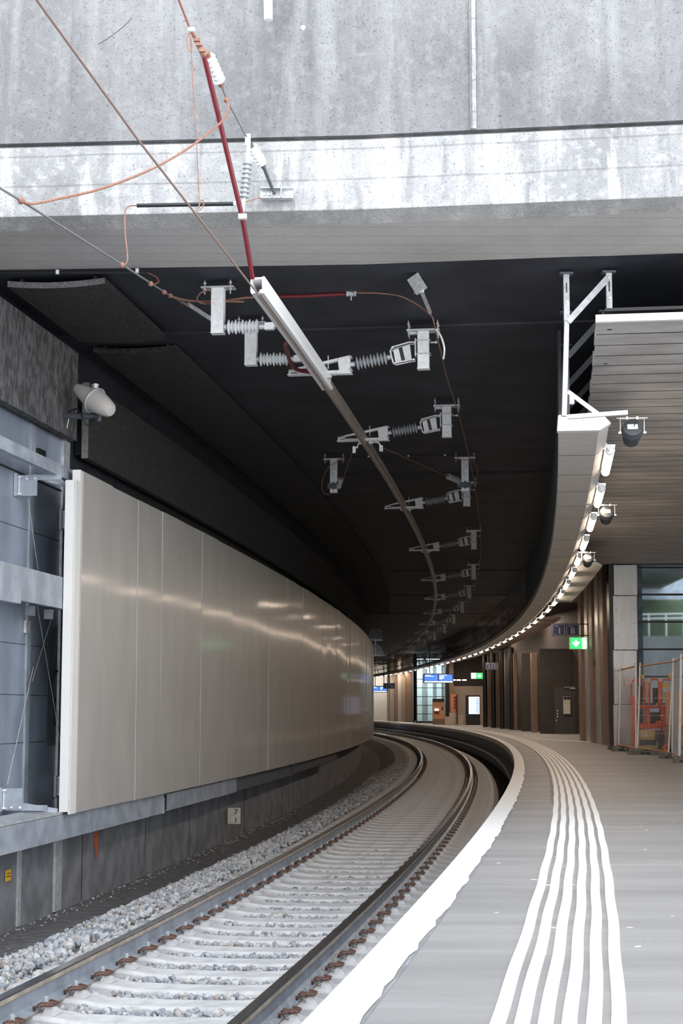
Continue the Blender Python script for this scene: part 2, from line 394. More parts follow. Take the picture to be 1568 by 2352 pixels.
# bridge beam: soffit, chamfer, lime-stained face, groove, upper parapet
E0 = EDGE_C
E1 = [(-8.0, 14.75), (-3.05, 14.41), (0.2, 14.18), (2.93, 13.81), (12.0, 12.55)]
bb = MB()
def lineup(levels, mi):
    X = [-8, -3.1, .2, 3.0, 12]; ring = []
    for E, dy, z in levels: ring.append([Vector((x, ey(x, E)+dy, z)) for x in X])
    for a in range(len(levels)-1):
        vs = ring[a] + ring[a+1]; bb.add(vs, [(i, i+1, 5+i+1, 5+i) for i in range(4)], mi[a])
lineup([(E0, 0, CZ), (E1, 0, CZ), (E1, -.10, 6.0), (E1, -.04, 6.655), (E1, .03, 6.66), (E1, .03, 6.69), (E1, -.045, 6.695), (E1, -.045, 10.5), (E1, 1.2, 10.5)], [3, 2, 1, 1, 2, 0, 0, 0])
struct(bb.build('wall_bridge', ['conc_up', 'conc_low', 'conc_cham', 'conc_soffit']))
# vertical joint of the parapet
jt = MB()
for u in (1090,):
    a = W(u, 300, 13.9); x = a.x; y = ey(x, E1)-.047
    jt.box((x-.022, y, 8.6), (.02, .03, 3.8), 0); jt.box((x+.004, y-.006, 8.6), (.034, .03, 3.8), 1)
struct(jt.build('trim_2', ['conc_cham', 'conc_low']))
jt = MB(); a = W(157, 200, 14.2); jt.box((a.x, ey(a.x, E1)-.044, 8.6), (.008, .006, 3.8)); struct(jt.build('trim_3', ['conc_cham']))
# end wall of the tunnel far round the bend
struct(MB().sweep(SE-.3, SE, [(-3.6, -.6), (8, -.6), (8, 6.1), (-3.6, 6.1)], 1).build('wall_end', ['brown_dark']))

# right side walls behind the platform
def wallpoly(name, pts, z0, z1, m, th=.12):
    b = MB()
    for (x0, y0), (x1, y1) in zip(pts, pts[1:]):
        d = Vector((x1-x0, y1-y0, 0)).normalized(); nrm = Vector((-d.y, d.x, 0))*th
        a = Vector((x0, y0, 0)); c = Vector((x1, y1, 0))
        p = [a, c, c+nrm, a+nrm]
        b.hexa([q + Vector((0, 0, z0)) for q in p] + [q + Vector((0, 0, z1)) for q in p])
    return struct(b.build(name, [m]))
def xy(s, o): q = P(s, o); return (q.x, q.y)
wallpoly('wall_right', [xy(7, 12.0), xy(33.2, 12.0)], PZ-1, 6.4, 'conc_cham')
wallpoly('wall_recess', [xy(32.7, 4.95), xy(45.6, 4.95), xy(46.2, 6.0), xy(59, 6.05), xy(67.7, 5.12), xy(74.2, 4.62), xy(81, 4.72), xy(81.5, 8.4), xy(108, 8.4), xy(134, 8.4), xy(160.5, 8.4)], PZ-.1, 6.1, 'brown_dark')

# ------------------------------------------------------------------ right platform: soffit of planks
so = thing('plank_soffit', 'wide grey planked canopy soffit above the right of the platform', 'soffit', P(6.1, 2.9, 5.3))
k = 0; s_ = 6.22
while s_ < 32.5:
    b = MB(); o0 = 2.82 + random.uniform(-.012, .012) + max(0, (s_-26)*.02)
    b.sweep(s_, s_+.466, [(o0, 5.30), (o0, 5.36), (10.5, 5.36), (10.5, 5.30)], .25)
    p = b.build('plank', ['plank'], so)
    MB().sweep(s_+.468, s_+.498, [(2.83 + max(0, (s_-26)*.02), 5.2995), (2.83 + max(0, (s_-26)*.02), 5.33), (10.5, 5.33), (10.5, 5.2995)], 1).build('joint_shade_strip', ['black'], so); s_ += .5  # black strip stands in for the shade in the plank groove
b = MB().sweep(6.10, 6.16, [(2.81, 5.285), (2.81, 5.355), (10.5, 5.355), (10.5, 5.285)], 1); b.build('front_trim', ['alu_new'], so)
b = MB().sweep(6.16, 32.6, [(2.9, 5.40), (10.5, 5.40), (10.5, 5.43), (2.9, 5.43)], 1); b.build('backing_board', ['black'], so)

# ------------------------------------------------------------------ canopy edge (gutter) along the platform
ce = thing('canopy_edge', 'long curved pale metal canopy edge carrying the row of tube lights', 'canopy', P(7.3, 2.7, 4.5))
s_ = 8.0; i = 0
while s_ < 157:
    e = s_+1.6
    b = MB().sweep(s_+.011, e-.011, [(2.44, 4.55), (2.86, 4.55), (2.97, 4.62), (2.93, 4.70), (2.44, 4.70)], .8)
    p = b.build('fascia_panel', ['gutter'], ce)
    MB().sweep(e-.014, e+.014, [(2.439, 4.5495), (2.861, 4.5495), (2.9705, 4.62), (2.93, 4.69), (2.443, 4.69)], 1).build('joint_shade_strip', ['black'], ce)  # black strip stands in for the shade in the panel gap
    s_ = e; i += 1
b = MB().sweep(7.86, 8.0, [(2.425, 4.545), (2.87, 4.545), (2.99, 4.62), (2.90, 4.72), (2.44, 4.72)], .8); b.build('end_cap', ['fascia_white'], ce, bevel=.01)
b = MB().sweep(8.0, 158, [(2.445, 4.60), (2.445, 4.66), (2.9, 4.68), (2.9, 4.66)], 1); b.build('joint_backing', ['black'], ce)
b = MB().sweep(7.9, 158, [(2.45, 4.70), (2.45, 4.76), (2.5, 4.76), (2.5, 4.70)], 1); b.build('back_channel', ['black'], ce)
# wider soffit bays deeper in
b = MB(); b.sweep(26.3, 38.5, [(2.93, 4.72), (3.68, 4.72), (3.55, 4.80), (2.93, 4.80)], 1); b.build('soffit_bay', ['gutter'], ce)
b = MB(); b.sweep(47.5, 100, [(2.93, 4.72), (4.02, 4.72), (4.02, 4.80), (2.93, 4.80)], 1); b.build('soffit_bay', ['brown'], ce)

# louvre screen between canopy edge and ceiling
ls = thing('louvre_screen', 'tall dark screen of upright bars above the curved canopy edge', 'screen', P(9, 2.46, 4.76))
b = MB(); s_ = 8.9
while s_ < 156:
    w_ = .04 if s_ < 40 else .016
    b.sweep(s_, s_+w_*1.6, [(2.45, 4.76), (2.45, 5.87), (2.45+w_, 5.87), (2.45+w_, 4.76)], 1)
    s_ += .16 if s_ < 40 else .42
b.build('bar', ['black'], ls)
b = MB()
for z in (5.05, 5.45): b.sweep(8.9, 156, [(2.5, z), (2.5, z+.05), (2.53, z+.05), (2.53, z)], 1)
s_ = 12
while s_ < 156:
    b.bar(P(s_, 2.52, 4.8), P(s_+1.0, 2.52, 5.3), .04, .04); s_ += 4
b.build('rail', ['black'], ls)

# hanger frames
def hanger(s_, label, first=False, mm='galv', mm2='galv_white'):
    t = thing('hanger_frame', label, 'frame', P(s_, 2.7, 4.72), head(s_))
    b = MB(); b.bar(P(s_, 2.54, 5.40), P(s_, 2.54, 5.87), .055, .06); b.bar(P(s_, 2.50 if first else 2.54, 4.46 if first else 4.70), P(s_, 2.54, 5.41), .046, .05)
    b.build('post', [mm], t)
    b = MB(); b.bar(P(s_, 2.95, 5.40), P(s_, 2.95, 5.87), .055, .05); b.bar(P(s_, 2.95, 5.3), P(s_, 2.95, 5.41), .045, .04); b.build('post', [mm], t)
    b = MB(); b.bar(P(s_-.04, 2.555, 5.38), P(s_-.04, 2.94, 5.80), .012, .06); b.build('diagonal', [mm], t)
    b = MB()
    for o in (2.54, 2.95): b.box(P(s_, o, 5.865), (.13, .10, .02)); 
    b.build('ceiling_plate', ['darksteel'], t)
    if first:
        b = MB()
        for o in (2.54, 2.95):
            q = P(s_, o, 5.72); b.box(q + Vector((0, -.034, 0)), (.01, .004, .10))
        b.build('slot', ['black'], t)
        b = MB()
        for o, z in ((2.54, 5.58), (2.95, 5.60), (2.95, 5.80), (2.56, 5.40)):
            q = P(s_, o, z); b.cyl(q + Vector((0, -.03, 0)), q + Vector((0, -.045, 0)), .012)
        b.build('bolt', ['galv_white'], t)
    return t
hanger(6.5, 'tall grey steel hanger frame from the black ceiling to the canopy end', True)
for i, s_ in enumerate((8.1, 9.7, 11.3, 12.9)):
    hanger(s_, '%s dark hanger frame behind the tall grey one at the canopy end' % ORD[i+1], mm='darksteel')
t = thing('support_arm', 'white painted arm and strut at the front end of the canopy edge', 'arm', P(6.6, 2.54, 4.72), head(6.6))
b = MB(); b.bar(P(6.6, 2.54, 4.47), P(6.6, 3.11, 4.50), .05, .04); b.build('beam', ['fascia_white'], t)
b = MB(); b.bar(P(6.6, 2.54, 4.72), P(6.6, 2.84, 4.48), .035, .04); b.build('strut', ['fascia_white'], t)
b = MB().box(P(6.55, 2.575, 4.63), (.045, .06, .09)); tag(b.build('junction_box', ['fascia_white'], None, bevel=.006), 'small white junction box on the front hanger post', 'box')

# tube lights along the canopy
def tube_light():
    t = thing('tube_light', '', 'light', P(9.4, 3.03, 4.60), head(9.4), 'tube lights along the canopy edge')
    L_ = 1.75
    b = MB(); b.lathe((0, .22, 0), (0, 1, 0), [(0, .03), (.015, .052), (L_-.015, .052), (L_, .03)], 14); b.build('diffuser', ['lampglow'], t, True, world=False)
    b = MB(); b.bar((-.085, .165, .12), (.0, .165, -.01), .026, .062, up=(0, 1, 0)); b.lathe((0, .17, 0), (0, 1, 0), [(0, .045), (.01, .056), (.05, .056)], 14)
    e = b.build('end_bracket', ['alu_new'], t, world=False)
    b = MB(); b.cyl((-.066, .147, .092), (-.066, .152, .092), .017); b.build('cable_hole', ['black'], e, world=False)
    b = MB(); b.box((-.064, .22+L_/2, .035), (.006, L_, .08)); b.box((-.002, .22+L_/2, .072), (.13, L_, .006)); b.build('mounting_rail', ['galv'], t, world=False)  # mounting rail with an added L-shaped shield keeping light off gutter and planks
    lt = D.lights.new('tube_lamp', 'AREA'); lt.shape = 'RECTANGLE'; lt.size = .10; lt.size_y = L_; lt.energy = DOWN; lt.color = (1.0, .79, .60)
    lo_ = D.objects.new('tube_lamp', lt); COL.objects.link(lo_); lo_.parent = t; lo_.location = (0, .22+L_/2, -.056)
    return t
tl = tube_light(); reg(tl); lights = [tl]
s_ = 9.40; i = 1; 
while s_ < 155:
    o_ = 3.03 + min(.09, max(0, s_-20)*.006)
    t = tl if i == 1 else copy_tree(tl)
    t.location = P(s_, o_, 4.60); t.rotation_euler.z = head(s_+.9)
    t['label'] = '%s glowing tube light of the canopy row, counting from its front end' % ordinal(i)
    s_ += 3.28; i += 1
for j, u in enumerate((1041, 1053, 1066)):
    b = MB(); q = W(u, 1562, 112); b.cyl(q + Vector((-.14, 0, 0)), q + Vector((.14, 0, 0)), .035)
    tag(b.build('ceiling_lamp', ['lampglow']), '%s small lamp right of the blue departure display' % ('left', 'middle', 'right')[j], 'light', 'lamps beside the departure display')

# loudspeakers
def speaker(u, v, y, sc, label, arm=0):
    q = W(u, v, y); t = thing('loudspeaker', label, 'speaker', q, -.08)
    b = MB(); ax = Vector((0, .90, -.43)).normalized()
    b.lathe((0, -.02, .02), ax, [(0, .070*sc), (.012, .092*sc), (.05, .098*sc), (.06, .104*sc), (.085, .104*sc), (.09, .098*sc), (.24, .075*sc), (.25, .06*sc)], 28)
    h = b.build('housing', ['speaker_grey'], t, True, world=False)
    b = MB(); R = Matrix.Rotation(-math.asin(.45)*0, 3, 'X')
    x = Vector((1, 0, 0)); n_ = -ax; y_ = n_.cross(x)
    c = Vector((0, -.02, .02)) + n_*.003
    b.add([c - x*.05 - y_*.028, c + x*.05 - y_*.028, c + x*.05 + y_*.028, c - x*.05 + y_*.028], [(0, 1, 2, 3)]); b.add([c - x*.05 - y_*.028 + n_*.002, c + x*.05 - y_*.028+ n_*.002, c + x*.05 + y_*.028+ n_*.002, c - x*.05 + y_*.028+ n_*.002], [(0, 1, 2, 3)]); b.build('type_label', ['sign_white'], h, world=False)
    b = MB(); r = .115*sc
    b.tube([(-r, .02, -.03), (-r, .02, .11), (r, .02, .11), (r, .02, -.03)], .005, 6); b.cyl((-r-.02, .02, -.03), (-r+.01, .02, -.03), .012); b.cyl((r-.01, .02, -.03), (r+.02, .02, -.03), .012)
    b.cyl((-.05, .02, .10), (-.05, .02, .13), .011); b.cyl((.05, .02, .10), (.05, .02, .13), .011)
    b.box((0, .02, .113), (.30*sc, .03, .006)); b.build('yoke', ['galv_white'], t, world=False)
    if arm: MB().bar((0, .02, .125), (-arm, .02, .125), .02, .015).build('arm', ['darksteel'], t, world=False)
    b = MB(); b.tube([(.02, .02, .11), (.04, -.02, .08), (.02, -.035, .04), (.01, -.03, .02)], .004, 6); b.build('cable', ['black'], t, world=False)
    return t
speaker(1452, 986, 15.9, 1.0, 'black round loudspeaker hung at the front end of the canopy')
speaker(1393, 1178, 23.3, 1.0, 'black round loudspeaker beside the second tube light', .28)
speaker(1350, 1283, 30.3, 1.0, 'small dark loudspeaker behind the fifth tube light', .30)

# ------------------------------------------------------------------ platform markings
el = MB()
N = 700; a = []; 
for i in range(N+1):
    s_ = -8 + 136*i/N; j_ = random.uniform(-.012, .012) if s_ < 18 else 0
    a.append((P(s_, 1.729, PZ+.004), P(s_, 1.912+j_, PZ+.004), P(s_, 1.729, PZ-.03)))
vs = [p for t in a for p in t]; fs = []
for i in range(N): k = 3*i; fs += [(k, k+1, k+4, k+3), (k+2, k, k+3, k+5)]
el.add(vs, fs); tag(el.build('edge_line', ['white_paint']), 'broad white painted line along the platform edge', 'line')
tp = thing('tactile_guide', 'band of six raised white guide lines for blind people along the platform', 'tactile paving', P(0, 2.55, PZ))
for i in range(6):
    o0 = 2.33 + i*.0785; b = MB(); N = 260; vs = []; 
    for k in range(N+1):
        s_ = -7 + 130*(k/N)**1.5; dj = .003*math.sin(s_*3+i) if s_ < 15 else 0
        vs += [P(s_, o0+dj, PZ), P(s_, o0+dj, PZ+.005), P(s_, o0+.050+dj, PZ+.005), P(s_, o0+.050+dj, PZ)]
    fs = []
    for k in range(N): fs += [(4*k+j, 4*k+j+1, 4*k+5+j, 4*k+4+j) for j in range(3)]
    b.add(vs, fs).build('guide_line', ['white_paint'], tp)
b = MB(); a0 = Vector((6.62, 57.8, PZ+.003)); a1 = Vector((7.73, 51.3, PZ+.003)); d = (a1-a0)
p_, q_ = P(48.5, 3.0, PZ+.004), P(42.5, 4.55, PZ+.004); n_ = Vector((.18, .5, 0))
b.add([p_, q_, q_+n_, p_+n_], [(0, 1, 2, 3)]); tag(b.build('crossing_line', ['white_paint']), 'thin dotted pale line crossing the platform to the fins', 'line')
# paving joint grooves
jg = MB()
for s_ in (11.2, 13.0, 21.5, 30.0): jg.sweep(s_, s_+.015, [(1.95, PZ+.001), (9, PZ+.001), (9, PZ+.002), (1.95, PZ+.002)], 1)
jg.sweep(9, 60, [(2.29, PZ+.001), (2.325, PZ+.001), (2.325, PZ+.002), (2.29, PZ+.002)], 1); jg.sweep(-7, 120, [(1.915, PZ+.001), (1.925, PZ+.001), (1.925, PZ+.002), (1.915, PZ+.002)], 1)
struct(jg.build('trim_4', ['low_wall']))

# ------------------------------------------------------------------ rails
def rail(o, label):
    prof = [(-.036, -.012), (-.030, -.002), (.030, -.002), (.036, -.012), (.035, -.040), (.009, -.056), (.009, -.135), (.030, -.150), (.075, -.160), (.075, -.172), (-.075, -.172), (-.075, -.160), (-.030, -.150), (-.009, -.135), (-.009, -.056), (-.035, -.040)]
    mi = [2, 2, 2, 1, 1, 0, 0, 0, 1, 1, 1, 0, 0, 0, 1, 1]
    b = MB().sweep(-14, 156, [(o+x*1.0, z) for x, z in prof], .5, mi=mi)
    tag(b.build('rail', ['rail_web', 'rail_side', 'rail_top'], None, True), label, 'rail')
rail(-.7525, 'left steel rail, farther from the platform')
rail(.7525, 'right steel rail, the one beside the platform')

# ------------------------------------------------------------------ sleepers with clips
def make_sleeper():
    t = thing('concrete_sleeper', '', 'sleeper', (0,0,0), 0, 'concrete sleepers under the track')
    b = MB(); xs = [-1.3, -1.22, -1.0, -.92, -.62, -.55, -.42, 0, .42, .55, .62, .92, 1.0, 1.22, 1.3]
    zt = [-.225, -.19, -.183, -.176, -.176, -.184, -.200, -.206, -.200, -.184, -.176, -.176, -.183, -.19, -.225]
    wd = [.14, .155, .155, .15, .15, .15, .15, .15, .15, .15, .15, .15, .155, .155, .14]
    vs = []
    for x, z, w_ in zip(xs, zt, wd): vs += [(x, -w_-.03, -.33), (x, -w_, z-.02), (x, -w_+.02, z), (x, w_-.02, z), (x, w_, z-.02), (x, w_+.03, -.33)]
    n = len(xs); fs = [(6*i+j, 6*i+j+1, 6*i+7+j, 6*i+6+j) for i in range(n-1) for j in range(5)] + [(5,4,3,2,1,0), tuple(6*(n-1)+j for j in range(6))]
    b.add(vs, fs); b.build('sleeper_body', ['sleeper'], t, world=False)
    for rx in (-.7525, .7525):
        for sd in (-1, 1):
            c = MB(); x0 = rx + sd*.075
            # concrete shoulder block, then a W-shaped spring clip
            c.hexa([(x0+sd*.035, -.07, -.18), (x0+sd*.12, -.08, -.18), (x0+sd*.12, .08, -.18), (x0+sd*.035, .07, -.18), (x0+sd*.045, -.05, -.145), (x0+sd*.085, -.055, -.145), (x0+sd*.085, .055, -.145), (x0+sd*.045, .05, -.145)] if sd > 0 else
                   [(x0+sd*.12, -.08, -.18), (x0+sd*.035, -.07, -.18), (x0+sd*.035, .07, -.18), (x0+sd*.12, .08, -.18), (x0+sd*.085, -.055, -.145), (x0+sd*.045, -.05, -.145), (x0+sd*.045, .05, -.145), (x0+sd*.085, .055, -.145)], 1)
            pts = [(-.03, -.055, -.155), (-.03, -.078, -.135), (.03, -.082, -.118), (.075, -.06, -.125), (.075, -.03, -.128), (.03, -.018, -.118), (-.012, -.02, -.128), (-.025, 0, -.132), (-.012, .02, -.128), (.03, .018, -.118), (.075, .03, -.128), (.075, .06, -.125), (.03, .082, -.118), (-.03, .078, -.135), (-.03, .055, -.155)]
            c.tube([(x0+sd*(x+.012), y, z) for x, y, z in pts], .0095, 6, 0)
            cl_ = c.build('rail_clip', ['rust', 'sleeper'], t, True, world=False)
            c = MB(); bx_ = x0+sd*.032; c.cyl((bx_, 0, -.128), (bx_, 0, -.118), .026, 12); c.cyl((bx_, 0, -.12), (bx_, 0, -.085), .0185, 6); c.cyl((bx_, 0, -.087), (bx_, 0, -.078), .014, 6); c.build('bolt', ['bolt'], cl_, world=False)
    return t
sl = make_sleeper(); reg(sl)
def sleeper_copy(root, full):
    c = root.copy(); COL.objects.link(c)
    for ch in kids(root):
        if not full and ch.name.startswith('rail_clip') and False: continue
        x = ch.copy(); COL.objects.link(x); x.parent = c
        if full:
            for g in kids(ch): y = g.copy(); COL.objects.link(y); y.parent = x
    return c
n_s = 0
for i in range(-7, 245):
    s_ = i*.6
    t = sl if i == -7 else sleeper_copy(sl, s_ < 34)
    t.location = P(s_, 0, 0); t.rotation_euler.z = head(s_)
    k = i + 1
    if k < 0: t['label'] = 'concrete sleeper at the very bottom edge, mostly outside the picture'
    elif k < 60: t['label'] = '%s pale concrete sleeper counted upward from the bottom edge' % ordinal(k+1)
    else: t['label'] = 'pale concrete sleeper deep in the curve, beyond the sixtieth from the bottom'

# ------------------------------------------------------------------ ballast stones
def stones(name, spots, label, shade=1.0):
    base = np.array([(0,0,1),(.894,0,.447),(.276,.851,.447),(-.724,.526,.447),(-.724,-.526,.447),(.276,-.851,.447),(.724,.526,-.447),(-.276,.851,-.447),(-.894,0,-.447),(-.276,-.851,-.447),(.724,-.526,-.447),(0,0,-1)])
    fac = np.array([(0,1,2),(0,2,3),(0,3,4),(0,4,5),(0,5,1),(1,6,2),(2,7,3),(3,8,4),(4,9,5),(5,10,1),(2,6,7),(3,7,8),(4,8,9),(5,9,10),(1,10,6),(6,11,7),(7,11,8),(8,11,9),(9,11,10),(10,11,6)])
    n = len(spots); V = np.empty((n, 12, 3)); SH = np.empty((n, 12))
    for i, (p, r) in enumerate(spots):
        sc = r*rng.uniform(.6, 1.25, 3); v = base*rng.uniform(.68, 1.2, (12, 1))*sc
        a, b_ = rng.uniform(0, 6.28, 2); ca, sa, cb, sb = math.cos(a), math.sin(a), math.cos(b_), math.sin(b_)
        R = np.array([(ca, -sa, 0), (sa, ca, 0), (0, 0, 1)]) @ np.array([(1, 0, 0), (0, cb, -sb), (0, sb, cb)])
        V[i] = v @ R.T + p; SH[i] = rng.uniform(0, 1)**shade
    F = (fac[None] + (np.arange(n)*12)[:, None, None]).reshape(-1, 3)
    me = D.meshes.new(name); me.from_pydata(V.reshape(-1, 3).tolist(), [], F.tolist())
    at = me.attributes.new('shade', 'FLOAT', 'POINT'); at.data.foreach_set('value', SH.reshape(-1).astype(np.float32))
    me.materials.append(M['stone']); o = D.objects.new(name, me); COL.objects.link(o)
    return tag(o, label, 'gravel', None, 'stuff')
def bedz(o): return float(np.interp(o, [-3.3, -2.35, -1.75, -1.35], [-.60, -.58, -.26, -.20]))
sp = []
for k in range(9500):
    s_ = -3 + 16*rng.uniform()**.9; o_ = rng.uniform(-2.5, -.9)
    if rng.uniform() > 1.15 - max(0, -1.95-o_)*1.4: continue
    z_ = bedz(o_) + rng.uniform(-.01, .035); 
    if o_ > -1.3: z_ = -.235 + rng.uniform(0, .03)
    sp.append((np.array(P(s_, o_, z_)), rng.uniform(.022, .04)))
for k in range(5200):
    s_ = 13 + 35*rng.uniform(); o_ = rng.uniform(-2.45, -1.28)
    sp.append((np.array(P(s_, o_, bedz(o_) + rng.uniform(-.005, .03))), rng.uniform(.026, .045)))
for k in range(420):
    s_ = rng.uniform(2, 30); sp.append((np.array(P(s_, -3.17+rng.exponential(.13), -.595)), rng.uniform(.008, .022)))
stones('ballast_shoulder', sp, 'bank of loose blue-grey and white ballast stones left of the track')
sp = []
for i in range(-7, 22):
    for k in range(int(210*max(.25, 1-max(0, i)/26))):
        s_ = (i+.5)*.6 + rng.normal()*.055; o_ = rng.uniform(-.62, .66) if i > 2 else rng.uniform(-.68, .7)
        dep = 0.0 if i < 6 else (i-6)*.0012
        sp.append((np.array(P(s_, o_, -.246 - dep + rng.uniform(0, .035))), rng.uniform(.017, .034)))
stones('ballast_between_sleepers', sp, 'ballast stones lying in the gaps between the sleepers', 1.7)

# ------------------------------------------------------------------ noise barrier
nb = thing('noise_barrier', 'long curved pale metal barrier wall left of the track', 'barrier', P(7.4, -2.62, .58))
s_ = 7.62; i = 0
while s_ < 82:
    L_ = 1.235; b = MB(); tlt = random.uniform(-.012, .012); z0, z1 = .578, 4.185
    o0, o1 = -2.62 + random.uniform(-.007, .007), -2.62 + random.uniform(-.007, .007)
    a, c = s_+.004, s_+L_-.004
    p = [P(a, o0, z0), P(a, o0-.06, z0), P(c, o1-.06, z0), P(c, o1, z0)]; q = [P(a, o0+tlt, z1), P(a, o0-.06, z1), P(c, o1-.06, z1), P(c, o1+tlt, z1)]
    b.hexa(p[::-1] + q[::-1]); b.build('cladding_panel', ['beige_panel'], nb, bevel=.004)
    s_ += L_; i += 1
b = MB(); b.sweep(7.40, 7.61, [(-2.615, .576), (-2.635, .576), (-2.635, 4.06), (-2.615, 4.06)], .3)
b.sweep(7.40, 7.43, [(-2.62, .60), (-2.73, .60), (-2.73, 4.06), (-2.62, 4.06)], .3); b.sweep(7.55, 7.61, [(-2.615, 4.06), (-2.70, 4.06), (-2.70, 4.19), (-2.615, 4.19)], .3)
b.build('end_return', ['panel_edge'], nb)
b = MB(); b.sweep(7.62, 82, [(-2.69, .60), (-2.70, .60), (-2.70, 4.15), (-2.69, 4.15)], 1); b.build('backing', ['black'], nb)

# steel channels carrying the barrier
def channel(s0, s1, o, z0, z1, label, m='bluesteel', lip=.07):
    b = MB(); t = .012
    b.sweep(s0, s1, [(o, z0), (o, z1), (o-lip, z1), (o-lip, z1-t), (o-t, z1-t), (o-t, z0+t), (o-lip, z0+t), (o-lip, z0)], .6)
    return tag(b.build('steel_channel', [m]), label, 'beam')
channel(-6, 11.95, -2.70, .315, .57, 'wide bottom steel channel running out left below the barrier')
channel(12.15, 17.2, -2.70, .33, .55, 'dark steel channel under the barrier, second piece along')
channel(17.4, 24, -2.74, .33, .55, 'dark steel channel under the barrier, third piece along', 'darksteel')
channel(24.2, 34, -2.74, .35, .55, 'dark steel channel under the barrier, fourth piece along', 'darksteel')
channel(-6, 7.9, -2.76, 4.09, 4.215, 'slim top steel channel reaching the upper barrier corner')
channel(-6, 5.95, -2.70, 2.66, 3.02, 'near end piece of the mid-height steel box beam')
channel(5.8, 34, -2.74, 2.70, 3.03, 'deep mid-height steel box beam running behind the barrier')
b = MB(); b.sweep(-6, 7.5, [(-2.70, .575), (-2.70, .60), (-3.0, .62), (-3.0, .60)], .6); tag(b.build('steel_flange', ['galv']), 'pale flat flange on the bottom channel, left of the barrier', 'beam')
b = MB(); b.box(P(11.97, -2.75, .41), (.10, .16, .20)); tag(b.build('channel_end_stub', ['bluesteel']), 'short stub box between the first two bottom channels', 'beam')
b = MB(); b.bar(P(5.6, -2.85, 4.10), P(3.9, -3.15, 3.65), .05, .07); tag(b.build('diagonal_brace', ['bluesteel']), 'slanting brace under the slim top channel at the left edge', 'brace')
b = MB(); b.bar(P(5.9, -2.9, .62), P(4.9, -3.1, .85), .05, .05); tag(b.build('diagonal_brace', ['bluesteel']), 'slanting brace above the bottom channel at the left edge', 'brace')

# wall brackets
def wall_bracket(s_, z, label, arm=True, down=False):
    t = thing('wall_bracket', label, 'bracket', P(s_, -3.2, z), head(s_))
    b = MB(); b.bar(P(s_-.06, -3.19, z-.12), P(s_-.06, -3.19, z+.12), .03, .18); b.bar(P(s_-.06, -3.17, z), P(s_-.06, -2.97, z), .012, .22); b.build('plate', ['bluesteel'], t)
    b = MB()
    for dz in (-.09, .09): b.cyl(P(s_-.07, -3.165, z+dz)+Vector((-.02,-.01,0)), P(s_-.07, -3.165, z+dz)+Vector((.03,-.01,0)), .011)
    b.cyl(P(s_-.07, -3.165, z-.1), P(s_-.07, -3.165, z+.1), .006)
    for o in (-3.08, -2.99): b.cyl(P(s_-.085, o, z+.07 if not down else z-.08), P(s_-.06, o, z+.07 if not down else z-.08), .012)
    b.build('bolt', ['galv_white'], t)
    if arm:
        b = MB(); dz = .085 if not down else -.085
        b.bar(P(s_-.03, -3.0, z+dz), P(s_-.03, -2.72, z+dz), .03, .055); b.bar(P(s_+.02, -3.05, z+dz+.03), P(s_+.30, -2.72, z+dz-.05), .02, .05); b.build('arm', ['bluesteel'], t)
    return t
wall_bracket(7.25, 3.98, 'bolted slate bracket on the wall beside the upper barrier corner')
wall_bracket(8.85, 3.80, 'shaded upper bracket on the galvanized strip behind the barrier', False)
wall_bracket(7.0, .75, 'bolted slate bracket on the wall beside the lower barrier corner', down=True)
wall_bracket(8.85, .80, 'shaded lower bracket on the galvanized strip behind the barrier', False)
for a, c, lab in (((7.35, -3.12, 3.86), (7.95, -3.15, 2.95), 'thin stay wire below the upper wall bracket'), ((6.9, -3.12, .9), (7.75, -3.15, 2.1), 'thin stay wire rising from the lower wall bracket'),
                  ((7.75, -3.12, 2.75), (8.95, -3.10, .75), 'thin crossed stay wire falling to the right behind the box beam'), ((8.35, -3.12, 2.75), (7.75, -3.16, 1.95), 'thin crossed stay wire falling to the left behind the box beam')):
    tag(MB().cyl(P(*a), P(*c), .004, 6).build('stay_wire', ['galv']), lab, 'wire')
# strips on the wall joints
def strip(s_, w_, m, z0, z1, label, th=.02):
    b = MB().sweep(s_-w_/2, s_+w_/2, [(-3.2, z0), (-3.2+th, z0), (-3.2+th, z1), (-3.2, z1)], .2); return tag(b.build('cover_strip', [m]), label, 'strip')
strip(8.88, .24, 'galv', -.58, 4.72, 'broad galvanized strip up the wall just left of the barrier', .03)
strip(7.68, .13, 'bluesteel', .2, 4.72, 'narrow pale joint strip up the slate wall at far left')
strip(7.55, .10, 'galv', -.58, .28, 'short rusty joint strip on the wall base, leftmost')
strip(9.9, .02, 'black_wall', -.58, .4, 'dark joint line on the wall base below the barrier corner', .004)
struct(MB().sweep(-6, 9.0, [(-3.195, 4.12), (-3.195, 4.14), (-3.19, 4.14), (-3.19, 4.12)], .6).build('trim_5', ['black_wall']))
for i, z in enumerate((3.55, 2.95, 2.33, 1.8, 1.3)):
    struct(MB().sweep(-6, 9.0, [(-3.2, z), (-3.2, z+.006), (-3.197, z+.006), (-3.197, z)], .6).build('trim_%d' % (6+i), ['black_wall']))
for i, s_ in enumerate((13.0, 15.9, 20.9, 26, 31)):
    struct(MB().sweep(s_, s_+.015, [(-3.2, -.6), (-3.2, .4), (-3.196, .4), (-3.196, -.6)], .6).build('trim_%d' % (12+i), ['black_wall']))
b = MB()
for s_, w_ in ((13.0, .2), (15.9, .12), (16.6, .25), (18.2, .18)):
    b.add([P(s_-w_, -3.196, -.585), P(s_+w_, -3.196, -.585), P(s_+w_*.35, -3.196, -.50), P(s_+.03, -3.196, -.25), P(s_-.03, -3.196, -.22), P(s_-w_*.3, -3.196, -.47)], [(5, 4, 3, 2, 1, 0)])
struct(b.build('trim_20', ['conc_cham']))
